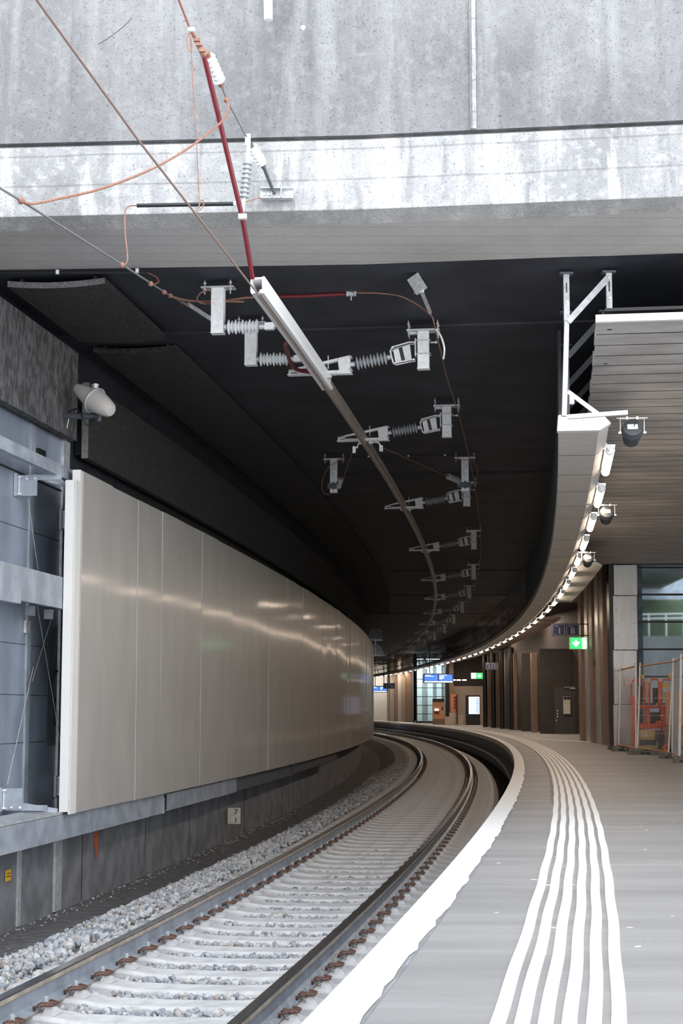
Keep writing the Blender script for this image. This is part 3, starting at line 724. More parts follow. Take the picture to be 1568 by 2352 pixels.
b = MB().add([P(10.46, -3.195, .27), P(10.58, -3.195, .10), P(10.50, -3.195, -.17), P(10.40, -3.195, .08)], [(3, 2, 1, 0)]); tag(b.build('paint_mark', ['orange_paint']), 'orange sprayed mark on the dark wall base', 'mark')
t = thing('kilometre_plate', 'small ivory plate with 7 over 1 on the dark wall base', 'sign', W(537.5, 1874, 28.6), -.1)
b = MB().box((0, .0, 0), (.22, .012, .27)); b.build('plate', ['plate'], t, world=False, bevel=.004)
lettering('7', .14, (.03, -.012, .06), 'black', t, bold=1.1, name='digit'); lettering('1', .12, (.03, -.012, -.07), 'black', t, bold=1.1, name='digit')
MB().box((-.09, .03, 0), (.02, .06, .2)).build('wall_tab', ['rust'], t, world=False)
t = thing('wall_sticker', 'small yellow sticker on the wall base at the left edge', 'sticker', P(7.2, -3.19, -.03), head(7.2)+math.pi/2)
MB().box((0, 0, 0), (.16, .006, .11)).build('sheet', ['yellow_bright'], t, world=False); MB().box((0, -.004, .02), (.10, .003, .008)).box((0, -.004, -.01), (.12, .003, .008)).build('print', ['black'], t, world=False)
b = MB().box((0, 0, 0), (.25, .03, .16)); o = b.build('junction_box', ['black']); o.location = P(7.95, -3.18, 4.40); o.rotation_euler.z = head(8)+math.pi/2; tag(o, 'small black box on the slate wall above the slim top channel', 'box')
b = MB().box((0, 0, 0), (.14, .03, .13)); o = b.build('junction_box', ['galv']); o.location = P(7.6, -3.18, 2.52); o.rotation_euler.z = head(8)+math.pi/2; tag(o, 'little grey socket box on the slate wall under the box beam', 'box')
for s_, lab in ((6.9, 'left square clamp block hanging under the box beam'), (7.5, 'right square clamp block hanging under the box beam')):
    b = MB().box((0, 0, 0), (.08, .10, .10)); o = b.build('clamp_block', ['darksteel']); o.location = P(s_-.3, -2.82, 2.63); tag(o, lab, 'clamp')
# graffiti patch on the slate wall
b = MB().add([P(8.45, -3.196, 2.55), P(8.75, -3.196, 2.60), P(8.75, -3.196, 1.25), P(8.40, -3.196, 1.25)], [(3, 2, 1, 0)]); tag(b.build('paint_patch', ['low_wall']), 'grey overpainted patch on the slate wall left of the galvanized strip', 'patch')
b = MB().tube([P(8.74+.0, -3.19, 2.08), P(8.62, -3.19, 2.08), P(8.5, -3.19, 1.98)], .012, 6); b.tube([P(8.68, -3.19, 1.78), P(8.6, -3.19, 1.68), P(8.6, -3.19, 1.55), P(8.68, -3.19, 1.47)], .012, 6); tag(b.build('graffiti_line', ['black_wall']), 'dark curved graffiti strokes on the grey patch', 'graffiti')

# ------------------------------------------------------------------ acoustic panels
def apanel(s0, s1, prof, label, name='acoustic_panel', hang=True, sag=None, fm='felt', em='felt_edge'):
    t = thing(name, label, 'acoustic panel', P((s0+s1)/2, prof[0][0], prof[0][1]), 0, None)
    b = MB()
    if sag:
        o0, o1, z, th = sag; n = 10; top = []; bot = []
        for i in range(n+1):
            o = o0+(o1-o0)*i/n; zz = z - .03*(1-(2*i/n-1)**2); top.append((o, zz+th)); bot.append((o, zz))
        b.sweep(s0, s1, bot + top[::-1], .5, mi=[0]*(2*n+2)); 
        for k in range(len(b.m)-2, len(b.m)): b.m[k] = 1
    else:
        b.sweep(s0, s1, prof, .5)
        for k in range(len(b.m)-2, len(b.m)): b.m[k] = 1
    b.build('panel', [fm, em], t)
    if hang:
        b = MB()
        if sag:
            for o in (sag[0]+.12, sag[1]-.12): b.sweep(s0+.02, s1-.02, [(o, sag[2]+.05), (o, CZ-.02), (o+.03, CZ-.02), (o+.03, sag[2]+.05)], 1)
        else: b.sweep(s0+.12, s1-.05, [(-3.19, prof[0][1]+.06), (-3.10, prof[0][1]+.06), (-3.10, prof[1][1]-.1), (-3.19, prof[1][1]-.1)], 1)
        b.build('mounting_rail', ['black_wall'], t)
    return t
apanel(-4, 8.75, [(-3.02, 4.70), (-3.02, 5.72), (-3.12, 5.74), (-3.12, 4.70)], 'nearest dark acoustic panel high on the left wall, weathered grey', fm='felt_grey')
s_ = 9.15; i = 1
while s_ < 60:
    apanel(s_, s_+2.44, [(-3.0, 4.56), (-3.0, 5.46), (-3.08, 5.46), (-3.08, 4.56)], '%s black acoustic wall panel above the barrier, counted inward from the antenna' % ordinal(i), hang=i < 3, em='felt_edge' if i == 1 else 'felt'); s_ += 2.45; i += 1
s_ = 6.0; i = 1
while s_ < 60:
    apanel(s_, s_+2.5, [(-2.9, 5.8)], '%s black acoustic panel under the ceiling at left, counted inward from the bridge edge' % ordinal(i), 'ceiling_acoustic_panel', True, (-2.93, -1.94, 5.80, .06), em='felt_edge' if i == 1 else 'felt'); s_ += 3.05 if i == 1 else 2.52; i += 1

# ------------------------------------------------------------------ antenna
Y0 = 18.2
t = thing('antenna', 'pale grey tapered antenna on a short arm under the ceiling at left', 'antenna', W(218, 918, Y0))
a, c = W(178, 893, Y0), W(252, 942, Y0-.25); d = (c-a); L_ = d.length
b = MB(); b.lathe(a, d, [(-.04, .03), (-.02, .055), (.02, .068), (L_*.5, .125), (L_*.62, .132), (L_*.8, .112), (L_*1.0, .085), (L_*1.05, .06), (L_*1.06, .02)], 20); b.build('radome', ['radome'], t, True)
m_ = a + d*.55; dn = d.normalized(); u1 = dn.cross(Vector((0, 0, 1))).normalized(); u2 = dn.cross(u1)
b = MB(); b.tube([m_ + (u1*math.cos(k*math.pi/10) + u2*math.sin(k*math.pi/10))*.142 for k in range(20)], .011, 6, close=True); b.build('clamp_ring', ['galv'], t, True)
b = MB(); q = m_ + Vector((.0, 0, .135)); b.cyl(q, q + Vector((0, 0, .05)), .035, 14); b.cyl(q + Vector((0, 0, .03)), q + Vector((0, 0, .045)), .042, 14); b.build('knob', ['galv'], t, True)
b = MB(); b.cyl(W(152, 956, Y0+.1), W(228, 956, Y0), .035, 12); b.cyl(W(226, 968, Y0), W(232, 935, Y0), .03, 12); b.build('arm', ['darksteel'], t, True)
b = MB(); b.tube([W(158, 945, Y0), W(178, 938, Y0-.05), W(188, 955, Y0-.08), W(196, 975, Y0-.08), W(208, 978, Y0-.05), W(216, 960, Y0)], .012, 8); b.build('cable', ['black'], t, True)
tag(MB().tube([W(158, 962, Y0), W(155, 975, Y0), W(154, 984, Y0)], .006, 6).build('cable_end', ['plate']), 'loose yellowish cable end hanging left of the antenna', 'cable')

# ------------------------------------------------------------------ catenary rail
def co(s): return -.091 - .356*s/50 + .188*(s/50)**2
def railsweep(s0, s1, prof, mi=0, ds=.6):
    b = MB(); N = max(1, int((s1-s0)/ds)); n = len(prof); vs = []
    for i in range(N+1):
        t = s0+(s1-s0)*i/N
        for x, z in prof: vs.append(P(t, co(t)+x, 5.30+z))
    fs = [(i*n+k, i*n+(k+1) % n, (i+1)*n+(k+1) % n, (i+1)*n+k) for i in range(N) for k in range(n)]
    ms = [mi[k] if isinstance(mi, list) else mi for i in range(N) for k in range(n)]
    fs += [tuple(range(n-1, -1, -1)), tuple(N*n+k for k in range(n))]; ms += [0, 0]
    return b.add(vs, fs, ms)
cr = thing('overhead_conductor_rail', 'long curved overhead conductor rail hung under the black ceiling', 'conductor rail', P(4.4, co(4.4), 5.24))
railsweep(8.6, 150, [(-.048, .055), (-.048, .045), (-.014, .04), (-.018, -.03), (-.03, -.05), (-.012, -.058), (.012, -.058), (.03, -.05), (.018, -.03), (.014, .04), (.048, .045), (.048, .055)]).build('rail_profile', ['alu'], cr)
railsweep(4.45, 150, [(-.006, -.07), (.006, -.07), (.006, -.055), (-.006, -.055)]).build('contact_wire', ['wire'], cr)
# bright transition bar: two side walls, top and lower jaws
tb = railsweep(4.45, 8.75, [(-.062, -.03), (-.062, .085), (-.052, .085), (-.052, -.03)])
b2 = railsweep(4.45, 8.75, [(.040, -.03), (.040, .095), (.062, .095), (.062, -.03)]); tb.add(b2.v, b2.f, 0)
b2 = railsweep(4.45, 8.75, [(-.052, .072), (-.052, .088), (.045, .088), (.045, .072)]); tb.add(b2.v, b2.f, 0)
b2 = railsweep(4.45, 8.9, [(-.056, -.055), (-.066, -.02), (-.02, -.02), (-.014, -.05)]); tb.add(b2.v, b2.f, 0)
b2 = railsweep(4.45, 8.9, [(.014, -.05), (.02, -.02), (.066, -.02), (.056, -.055)]); tb.add(b2.v, b2.f, 0)
tb.build('transition_bar', ['alu_new'], cr)
railsweep(4.6, 8.7, [(-.02, -.03), (-.02, .0), (.02, .0), (.02, -.03)]).build('inner_spring', ['alu'], cr)

# ------------------------------------------------------------------ conductor rail supports
def insul(b, a, c, n, r, core, mi=0):
    a, c = Vector(a), Vector(c); d = c-a; L_ = d.length; pr = []
    for i in range(n):
        t0 = L_*(.02+.96*i/n); w_ = L_*.96/n; pr += [(t0, core), (t0+w_*.35, r*(1 if i % 2 == 0 else .86)), (t0+w_*.5, r*(1 if i % 2 == 0 else .86)), (t0+w_*.9, core)]
    b.lathe(a, d, pr, 16, mi)
def make_support():
    t = thing('conductor_rail_support', '', 'support', (0,0,0), 0, 'supports of the overhead conductor rail')
    b = MB(); b.box((0, 0, -.325), (.125, .10, .42)); b.box((0, 0, -.53), (.135, .11, .012)); b.build('post', ['galv_white'], t, world=False)
    b = MB(); b.box((0, 0, -.105), (.36, .16, .018)); b.box((-.12, 0, -.13), (.1, .05, .03)); b.build('head_plate', ['galv'], t, world=False)
    for x in (-.16, .16):
        for y in (-.06, .06): b = MB(); b.cyl((x, y, 0), (x, y, -.18), .007, 6); b.cyl((x, y, -.03), (x, y, -.045), .016, 6); b.cyl((x, y, -.115), (x, y, -.13), .015, 6); b.build('threaded_rod', ['galv'], t, world=False)
    b = MB()
    for z in (-.22, -.37): b.tube([(-.08, -.058, z), (.08, -.058, z), (.08, .058, z), (-.08, .058, z)], .006, 6, close=True)
    b.box((-.085, 0, -.295), (.012, .13, .2)); b.cyl((.08, 0, -.295+.06), (.15, 0, -.235), .010, 8); b.cyl((.13, 0, -.235), (.15, 0, -.235), .017, 8); b.build('clamp_band', ['galv'], t, world=False)
    # trapezoid cage with a plate
    b = MB(); cage = [(-.10, -.24), (-.15, -.235), (-.34, -.285), (-.365, -.33), (-.335, -.45), (-.31, -.465), (-.15, -.435), (-.10, -.43)]
    b.tube([(x, -.05, z) for x, z in cage], .008, 6); b.tube([(x, .05, z) for x, z in cage], .008, 6)
    for x, z in (cage[0], cage[2], cage[4], cage[7]): b.cyl((x, -.055, z), (x, .055, z), .01, 8)
    g = b.build('cage', ['galv_white'], t, world=False)
    b = MB(); b.plate([(-.335, -.31), (-.275, -.29), (-.24, -.44), (-.31, -.45)], .012); b.plate([(-.235, -.28), (-.15, -.255), (-.13, -.42), (-.20, -.435)], .012); b.build('cage_plate', ['galv_white'], g, world=False)
    b = MB(); b.plate([(-.275, -.288), (-.235, -.278), (-.20, -.435), (-.24, -.442)], .02); b.build('pivot_slot', ['black'], g, world=False)
    b = MB(); b.cyl((-.36, 0, -.385), (-.40, 0, -.392), .03, 12); insul(b, (-.40, 0, -.392), (-.76, 0, -.452), 9, .078, .03, 1); b.cyl((-.76, 0, -.452), (-.81, 0, -.458), .03, 12); b.build('insulator', ['galv', 'porcelain'], t, True, world=False)
    # tapered arm plate with two windows
    zb = lambda x: -.545 + (x+1.5)*(-.01)
    b = MB(); th = .07
    def q(*p): b.plate(list(p), th)
    A_ = (-.81, -.36); B_ = (-.81, -.555); C_ = (-1.50, -.552); D_ = (-1.50, -.505)
    top = lambda x: A_[1] + (x-A_[0])*(D_[1]-A_[1])/(D_[0]-A_[0]); bt = lambda x: -.555
    q((-.81, bt(0)), (-.93, bt(0)), (-.95, top(-.95)), (-.81, top(-.81)))
    q((-.93, bt(0)), (-1.47, bt(0)), (-1.47, bt(0)+.022), (-.93, bt(0)+.03))
    q((-.94, top(-.94)-.032), (-1.5, top(-1.5)-.018), (-1.5, top(-1.5)), (-.94, top(-.94)))
    q((-1.12, bt(0)), (-1.16, bt(0)), (-1.17, top(-1.17)), (-1.12, top(-1.12)))
    q((-1.40, bt(0)), (-1.5, bt(0)), (-1.5, top(-1.5)), (-1.40, top(-1.40)))
    b.box((-1.15, 0, -.562), (.72, .10, .010)); b.build('arm', ['galv_white'], t, world=False)
    for y, z in ((-.04, -.38), (.04, -.38), (-.04, -.52), (.04, -.52)): MB().cyl((-.82, y, z), (-.79, y, z), .011, 6).build('arm_bolt', ['galv'], t, world=False)
    MB().cyl((-1.06, 0, -.50), (-1.06, 0, -.35), .008, 6).build('arm_bolt', ['galv'], t, world=False)
    b = MB(); b.box((-1.04, -.03, -.585), (.05, .05, .05)); b.box((-1.19, -.03, -.585), (.04, .05, .05)); b.tube([(-1.03, -.05, -.57), (-.98, -.06, -.59), (-.95, -.06, -.57), (-.96, -.05, -.55)], .005, 6); b.build('rail_claw', ['galv'], t, world=False)
    return t
sup = make_support(); reg(sup)
for i, s_ in enumerate((8.45, 12.9, 20.65, 28.85, 37.9, 46.1, 54.5, 63, 71.5, 80, 88.5, 97, 105.5, 114)):
    t = sup if i == 0 else copy_tree(sup)
    oo = co(s_) + 1.13; t.location = P(s_, oo, CZ-.025 if s_ > 8.6 else CZ); t.rotation_euler.z = head(s_)
    t['label'] = '%s conductor rail support with grey insulator, counted inward from the bridge edge' % ordinal(i+1)

# two side-hung insulator brackets at the front end of the rail
def front_bracket(s_, o_, label, m='galv_white'):
    t = thing('end_bracket', label, 'bracket', P(s_, o_, CZ), head(s_))
    b = MB(); b.box((0, 0, -.30), (.125, .10, .46)); b.box((0, 0, -.53), (.13, .105, .012)); b.build('post', [m], t, world=False)
    b = MB(); b.box((0, 0, -.07), (.33, .14, .014)); b.build('head_plate', ['galv'], t, world=False)
    for x in (-.13, .13): b = MB(); b.cyl((x, -.04, 0), (x, -.04, -.14), .007, 6); b.cyl((x, -.04, -.02), (x, -.04, -.035), .018, 6); b.cyl((x, -.04, -.08), (x, -.04, -.10), .015, 6); b.build('threaded_rod', ['galv'], t, world=False)
    b = MB(); b.cyl((.06, 0, -.47), (.09, 0, -.47), .03, 12); insul(b, (.09, 0, -.47), (.42, 0, -.475), 9, .075, .035, 1); b.cyl((.42, 0, -.475), (.48, 0, -.475), .03, 12); b.build('insulator', ['galv', 'porcelain_w'], t, True, world=False)
    b = MB(); b.box((.52, 0, -.475), (.09, .06, .07)); b.box((.56, 0, -.475), (.03, .08, .04)); b.build('fork', ['galv_white'], t, world=False)
    return t
front_bracket(6.45, -.90, 'front bright post with insulator holding the conductor rail end')
front_bracket(8.0, -.86, 'rear bright post with insulator holding the conductor rail end')
# single hanger at left in the tunnel and the guy anchor post at right
def guy_post(s_, o_, label, sc=1):
    t = thing('guy_post', label, 'post', P(s_, o_, CZ-.025), head(s_))
    b = MB(); b.box((0, 0, -.38), (.12, .10, .56)); b.build('post', ['galv'], t, world=False)
    b = MB(); b.box((0, 0, -.095), (.34, .15, .016))
    for x in (-.15, .15): b.cyl((x, 0, 0), (x, 0, -.16), .008, 6); b.cyl((x, 0, -.02), (x, 0, -.04), .017, 6)
    b.build('head_plate', ['galv'], t, world=False)
    b = MB(); b.box((0, -.06, -.55), (.20, .03, .09)); b.box((0, -.08, -.55), (.03, .05, .12)); b.build('anchor_plate', ['darksteel'], t, world=False)
    return t
g1 = guy_post(17.6, -1.17, 'lone galvanized post left of the rail with a guy wire')
g2 = guy_post(17.7, 1.0, 'galvanized guy post just in front of the third support')
def smooth(pts, k=5):
    if len(pts) < 4: return pts
    q = [pts[0]] + list(pts) + [pts[-1]]; out = []
    for i in range(1, len(q)-2):
        a, b_, c, d = q[i-1], q[i], q[i+1], q[i+2]
        for j in range(k):
            t = j/k; out.append((b_*2 + (c-a)*t + (a*2-b_*5+c*4-d)*t*t + (b_*3-a-c*3+d)*t**3)*.5)
    return out + [pts[-1]]
def line(name, pts, r, m, label, cat='wire', parent=None, n=8):
    if name.endswith('cable') or name == 'wire_loop': pts = smooth([Vector(p) for p in pts])
    b = MB().tube(pts, r, n); o = b.build(name, [m], parent, True)
    return tag(o, label, cat) if parent is None else o
def insulator_thing(a, c, label, nn=8, r=.06, core=.045, m='porcelain_w', capm='copper'):
    t = thing('strain_insulator', label, 'insulator', (Vector(a)+Vector(c))/2)
    d = (Vector(c)-Vector(a)); b = MB(); insul(b, Vector(a)+d*.12, Vector(c)-d*.12, nn, r, core); b.build('shed_body', [m], t, True)
    MB().cyl(a, Vector(a)+d*.14, core*.5).build('end_fitting', [capm], t, True); MB().cyl(Vector(c)-d*.14, c, core*.5).build('end_fitting', [capm], t, True)
    return t
ya = P(13.5, 0, 0).y; yb = P(17.6, 0, 0).y
qa = W(812, 1030, 22.6); qb = W(786, 1105, 26.9); line('guy_wire', [qa, qb], .006, 'copper', 'guy wire from the rail to the lone left post')
insulator_thing(W(783, 1098, 26.6), W(775, 1122, 27.0), 'small white insulator on the lone left post', 5, .05, .035, 'porcelain')
line('guy_wire', [W(878, 1028, 22.4), W(1028, 1094, 26.6)], .006, 'copper', 'guy wire slanting right from the second support')
insulator_thing(W(1024, 1092, 26.5), W(1058, 1106, 27.1), 'small white insulator at the end of the slanting guy wire', 6, .055, .035, 'porcelain')
b = MB(); yy = 22.5
b.tube([W(812, 1028, yy), W(820, 1028, yy), W(822, 1020, yy), W(836, 1018, yy)], .012, 6); b.tube([W(878, 1030, yy), W(874, 1024, yy), W(868, 1016, yy), W(850, 1014, yy)], .012, 6); b.box(W(856, 1012, yy), (.10, .06, .06)); b.box(W(813, 1033, yy), (.04, .04, .09)); b.box(W(875, 1030, yy), (.05, .04, .08)); tag(b.build('guy_yoke', ['galv_white']), 'bright stepped yoke under the second support', 'yoke')
line('ground_cable', [W(797, 1045, 27.2), W(782, 1055, 27.1), W(756, 1072, 27), W(741, 1100, 27), W(741, 1130, 27), W(758, 1137, 27.1)], .006, 'copper', 'looped copper cable beside the lone left post', 'cable')
line('ground_cable', [W(1034, 1042, 27.2), W(1044, 1055, 27.1), W(1080, 1058, 27), W(1097, 1080, 27), W(1090, 1110, 27.2), W(1078, 1118, 27.4)], .006, 'copper', 'looped copper cable beside the guy post at the third support', 'cable')
line('ceiling_cable', [P(17.9, -1.0, CZ-.035), P(17.9, .85, CZ-.035)], .006, 'black', 'thin black cable across the ceiling between the two guy posts', 'cable')
for i, o_ in enumerate((-.62, .05, .66)): tag(MB().box(P(17.88, o_, CZ-.04), (.03, .02, .025)).build('cable_clip', ['galv_white']), '%s white clip on the thin ceiling cable' % ('left', 'middle', 'right')[i], 'clip')

# return cable on the right of the supports
rc = [W(806, 673, 16.6), W(860, 673, 16.6), W(910, 678, 16.7), W(945, 692, 16.8), W(975, 712, 16.9), W(992, 728, 17.0), W(998, 750, 17.1), W(1010, 800, 17.8), W(1027, 870, 20.1)]
rc += [P(s_, co(s_)+1.29, 5.66) for s_ in (12.9, 16.8)] + [P(s_, co(s_)+1.29, 5.63) for s_ in (20.65, 24.7, 28.85, 33, 37.9, 42, 46.1, 54.5, 63)]
line('return_cable', rc, .008, 'copper', 'brown copper cable linking the right ends of the supports', 'cable')
line('jumper_cable', [W(1000, 757, 16.95), W(1012, 772, 16.9), W(1020, 800, 16.9), W(1018, 824, 17.0)], .010, 'porcelain_w', 'short white jumper beside the first support post', 'cable')
line('jumper_cable', [W(655, 790, 16.6), W(664, 825, 17.2), W(680, 848, 17.7), W(715, 855, 17.8)], .022, 'red', 'thick dark red jumper cable below the rear end bracket', 'cable')
t = thing('red_crossing_cable', 'red insulated cable crossing under the ceiling to a clamp', 'cable', W(700, 680, 16.6))
MB().tube([W(520, 690, 16.6), W(560, 684, 16.6), W(596, 682, 16.6)], .012, 8).build('bare_end', ['copper'], t, True)
MB().tube([W(596, 682, 16.6), W(700, 680, 16.6), W(793, 675, 16.6)], .020, 8).build('insulation', ['red'], t, True)
b = MB(); b.box(W(806, 673, 16.6), (.10, .05, .06)); b.cyl(W(806, 690, 16.6), W(806, 664, 16.6), .007); 
for du in (-9, 9): b.cyl(W(806+du, 668, 16.56), W(806+du, 680, 16.56), .012)
b.build('clamp', ['galv'], t, world=True)
t = thing('strut_bracket', 'galvanized bracket and strut hanging near the front of the ceiling', 'bracket', W(955, 650, 15.9))
q = W(955, 640, 15.95)
b = MB(); b.bar(W(948, 636, 15.8), W(968, 668, 16.2), .13, .02, up=(0, 1, .3)); b.cyl(q, q + Vector((0, 0, .12)), .008); b.box(W(962, 668, 16.2), (.1, .06, .05)); b.build('bracket', ['galv'], t)
b = MB(); b.bar(W(968, 670, 16.2), W(988, 718, 16.9), .03, .03); b.build('strut', ['galv'], t)

# ------------------------------------------------------------------ open-air wiring in front of the bridge
s0 = P(4.5, co(4.5), 5.24)
line('contact_wire', [W(60, -40, 8.5), W(85, 0, 8.75), W(320, 325, 11.0), s0 + Vector((0, -.02, 0))], .0085, 'wire', 'bare contact wire from the top left to the conductor rail end')
m0, m1 = W(395, -40, 12.2), W(437, 68, 12.6)
line('messenger_wire', [m0, m1, W(466, 118, 12.8)], .010, 'copper', 'twisted copper messenger wire entering at the top')
i1a, i1b = W(474, 120, 12.85), W(508, 196, 13.15)
insulator_thing(i1a, i1b, 'large white ribbed insulator high beside the red cable', 11, .056, .050)
line('tension_rod', [W(508, 196, 13.15), W(522, 232, 13.3), W(568, 318, 13.6)], .009, 'grey_wire', 'thin rod between the two white strain insulators', 'rod')
insulator_thing(W(574, 330, 13.62), W(606, 384, 13.8), 'smaller white ribbed insulator below the dark groove', 10, .050, .044, capm='darksteel')
line('tension_strut', [W(604, 380, 13.8), W(630, 445, 14.02)], .016, 'darksteel', 'dark strut from the lower insulator to the wall anchor', 'strut')
t = thing('wall_anchor', 'galvanized double channel anchor bolted to the pale beam face', 'anchor', W(635, 443, 14.08))
b = MB(); c = W(635, 443, 14.04); b.box(c + Vector((0, .02, .045)), (.29, .07, .008)); b.box(c + Vector((0, .02, -.045)), (.29, .07, .008)); b.box(c + Vector((0, .06, 0)), (.29, .008, .09)); b.box(c + Vector((-.04, 0, 0)), (.008, .08, .09)); b.box(c + Vector((.04, 0, 0)), (.008, .08, .09)); b.build('channel', ['galv'], t)
b = MB()
for dx in (-.11, -.07, .08, .12): b.cyl(c + Vector((dx, .03, 0)), c + Vector((dx, .055, 0)), .013)
b.build('bolt', ['galv_white'], t)
t = thing('hanging_insulator', 'upright insulator of flat discs between yoke and red cable clamp', 'insulator', W(564, 410, 13.6))
b = MB(); top_, bot_ = W(569, 372, 13.6), W(560, 458, 13.6); d = bot_-top_
b.cyl(top_, bot_, .018)
for k in range(8): q = top_ + d*((k+.3)/8); b.lathe(q, d, [(0, .02), (.006, .042), (.010, .042), (.018, .02)], 18)
b.build('disc_stack', ['porcelain'], t, True)
b = MB(); b.cyl(W(571, 322, 13.6), top_, .016); b.box(W(571, 340, 13.6), (.03, .03, .05)); b.box(W(569, 322, 13.6), (.045, .04, .10)); b.cyl(bot_, W(556, 492, 13.6), .014); b.build('fitting', ['galv_white'], t)
rd = thing('red_cable', 'thick dark red insulated cable dropping to the conductor rail end', 'cable', W(520, 320, 13.4))
MB().tube([W(468, 128, 12.8), W(500, 260, 13.1), W(535, 410, 13.4), W(556, 498, 13.55), W(566, 555, 13.7), W(580, 640, 13.9)], .0215, 10).build('insulation', ['red'], rd, True)
b = MB(); b.tube([W(437, 66, 12.6), W(452, 95, 12.7), W(468, 128, 12.8)], [.012, .02, .024], 8)
for u, v in ((452, 92), (457, 102), (464, 116)): b.box(W(u, v, 12.65), (.05, .03, .025))
b.build('upper_lug', ['copper'], rd)
b = MB(); b.box(W(557, 498, 13.5), (.07, .05, .04)); b.cyl(W(548, 497, 13.48), W(566, 500, 13.48), .009); b.build('clamp', ['galv_white'], rd)
line('drop_wire', [W(437, 78, 12.6), W(443, 200, 12.7), W(452, 340, 12.9), W(458, 478, 13.0)], .004, 'copper', 'very thin pale copper wire hanging straight down left of the red cable')
line('wire_loop', [W(438, 70, 12.6), W(430, 85, 12.6), W(429, 105, 12.6), W(436, 118, 12.6), W(441, 108, 12.6), W(438, 82, 12.6)], .0045, 'copper', 'small copper loop at the top of the thin hanging wire')
line('wire_loop', [W(458, 484, 13.0), W(466, 474, 13.0), W(468, 464, 13.0), W(462, 460, 13.0), W(455, 478, 13.0), W(453, 488, 13.0)], .0045, 'copper', 'small copper loop where the thin wire meets the contact wire')
b = MB(); q = W(439, 68, 12.55); b.box(q, (.05, .03, .03)); b.cyl(q + Vector((-.03, 0, 0)), q + Vector((.03, 0, 0)), .009); tag(b.build('wire_clamp', ['galv_white']), 'small pale clamp at the top of the thin hanging wire', 'clamp')
line('feeder_cable', [W(521, 228, 13.2), W(525, 245, 13.15), W(515, 272, 13.0), W(490, 296, 12.8), W(440, 335, 12.4), W(380, 372, 12), W(310, 405, 11.6), W(220, 437, 11.2), W(140, 455, 10.9), W(75, 468, 10.7), W(50, 462, 10.6)], .0095, 'copper', 'long sagging copper cable from the insulator rod to the left wire', 'cable')
line('guy_wire', [W(-60, 398, 10.1), W(0, 432, 10.4), W(50, 462, 10.6), W(280, 608, 12.8), W(345, 650, 14.5), W(392, 680, 15.6), W(430, 700, 16.2)], .0085, 'grey_wire', 'grey anchor wire from the left edge down to the front bracket')
for i, (u, v, y) in enumerate(((50, 461, 10.6), (281, 609, 12.8), (347, 652, 14.5), (378, 671, 15.2), (392, 679, 15.6), (520, 230, 13.25))):
    tag(MB().lathe(W(u, v, y) + Vector((-.02, -.02, 0)), (1, 0, -.3), [(0, .012), (.01, .024), (.03, .024), (.04, .012)], 10).build('copper_clamp', ['copper'], None, True), ('copper clamp where the sagging cable meets the left wire', 'copper clamp on the anchor wire below the concrete soffit', 'copper clamp on the anchor wire, upper of three in a row', 'copper clamp on the anchor wire, middle of three in a row', 'copper clamp on the anchor wire, lowest of three in a row', 'copper clamp below the upper strain insulator')[i], 'clamp')
t = thing('turnbuckle', 'steel turnbuckle at the end of the anchor wire by the front post', 'turnbuckle', W(455, 715, 16.3))
b = MB(); b.bar(W(432, 700, 16.2), W(484, 734, 16.5), .012, .03); b.bar(W(432, 697, 16.25), W(484, 731, 16.55), .012, .03); b.build('body', ['galv'], t)
b = MB(); b.tube([W(416, 693, 16.1), W(432, 701, 16.2)], .016, 8); b.build('eye', ['copper'], t)
line('jumper_cable', [W(340, 627, 15.5), W(358, 636, 15.4), W(364, 648, 15.3), W(350, 654, 14.9)], .007, 'copper', 'curved copper jumper from the black cable end', 'cable')
line('jumper_cable', [W(392, 680, 15.6), W(420, 688, 15.9), W(452, 692, 16.2), W(500, 692, 16.4), W(560, 693, 16.6)], .010, 'copper', 'copper jumper passing behind the front post', 'cable')
line('jumper_cable', [W(505, 694, 16.3), W(470, 698, 16.2), W(452, 688, 16.15), W(462, 672, 16.1), W(486, 665, 16.1)], .007, 'copper', 'looping copper jumper left of the front post', 'cable')
t = thing('cable_conduit', 'black horizontal cable sleeve in front of the pale beam face', 'cable', W(430, 470, 13.8))
MB().cyl(W(315, 472, 13.9), W(541, 468, 13.6), .017, 10).build('sleeve', ['black'], t, True)
MB().cyl(W(333, 472, 13.88), W(339, 472, 13.88), .020, 10).cyl(W(454, 470, 13.72), W(460, 470, 13.72), .019, 10).cyl(W(536, 468, 13.6), W(542, 468, 13.6), .020, 10).build('clip', ['porcelain_w'], t)
line('jumper_cable', [W(316, 472, 13.9), W(296, 474, 13.8), W(287, 488, 13.6), W(288, 540, 13.3), W(293, 590, 13.1), W(289, 606, 12.9), W(281, 609, 12.8)], .006, 'copper', 'thin copper jumper from the black sleeve down to the anchor wire', 'cable')
line('jumper_cable', [W(560, 465, 13.9), W(575, 460, 13.9), W(598, 454, 14.0)], .005, 'copper', 'tiny jumper between hanging insulator and wall anchor', 'cable')
t = thing('black_edge_cable', 'thin black cable along the front ceiling edge at left', 'cable', W(170, 624, 15.6))
MB().tube([W(-30, 627, 15.72), W(130, 626, 15.66), W(341, 626, 15.56)], .012, 8).build('cable', ['black'], t, True)
MB().box(W(132, 625, 15.6), (.03, .03, .04)).box(W(315, 622, 15.55), (.03, .03, .04)).build('clip', ['porcelain_w'], t)
b = MB(); b.cyl(W(615, -60, 13.75), W(616, 46, 13.75), .038, 20); tag(b.build('drain_pipe', ['porcelain_w'], None, True), 'short white pipe end hanging in front of the top wall', 'pipe')
b = MB(); b.cyl(W(696, 63, 14.06), W(696, 63, 14.02), .02, 16); tag(b.build('wall_plug', ['porcelain_w']), 'small round white plug in the upper concrete wall', 'plug')
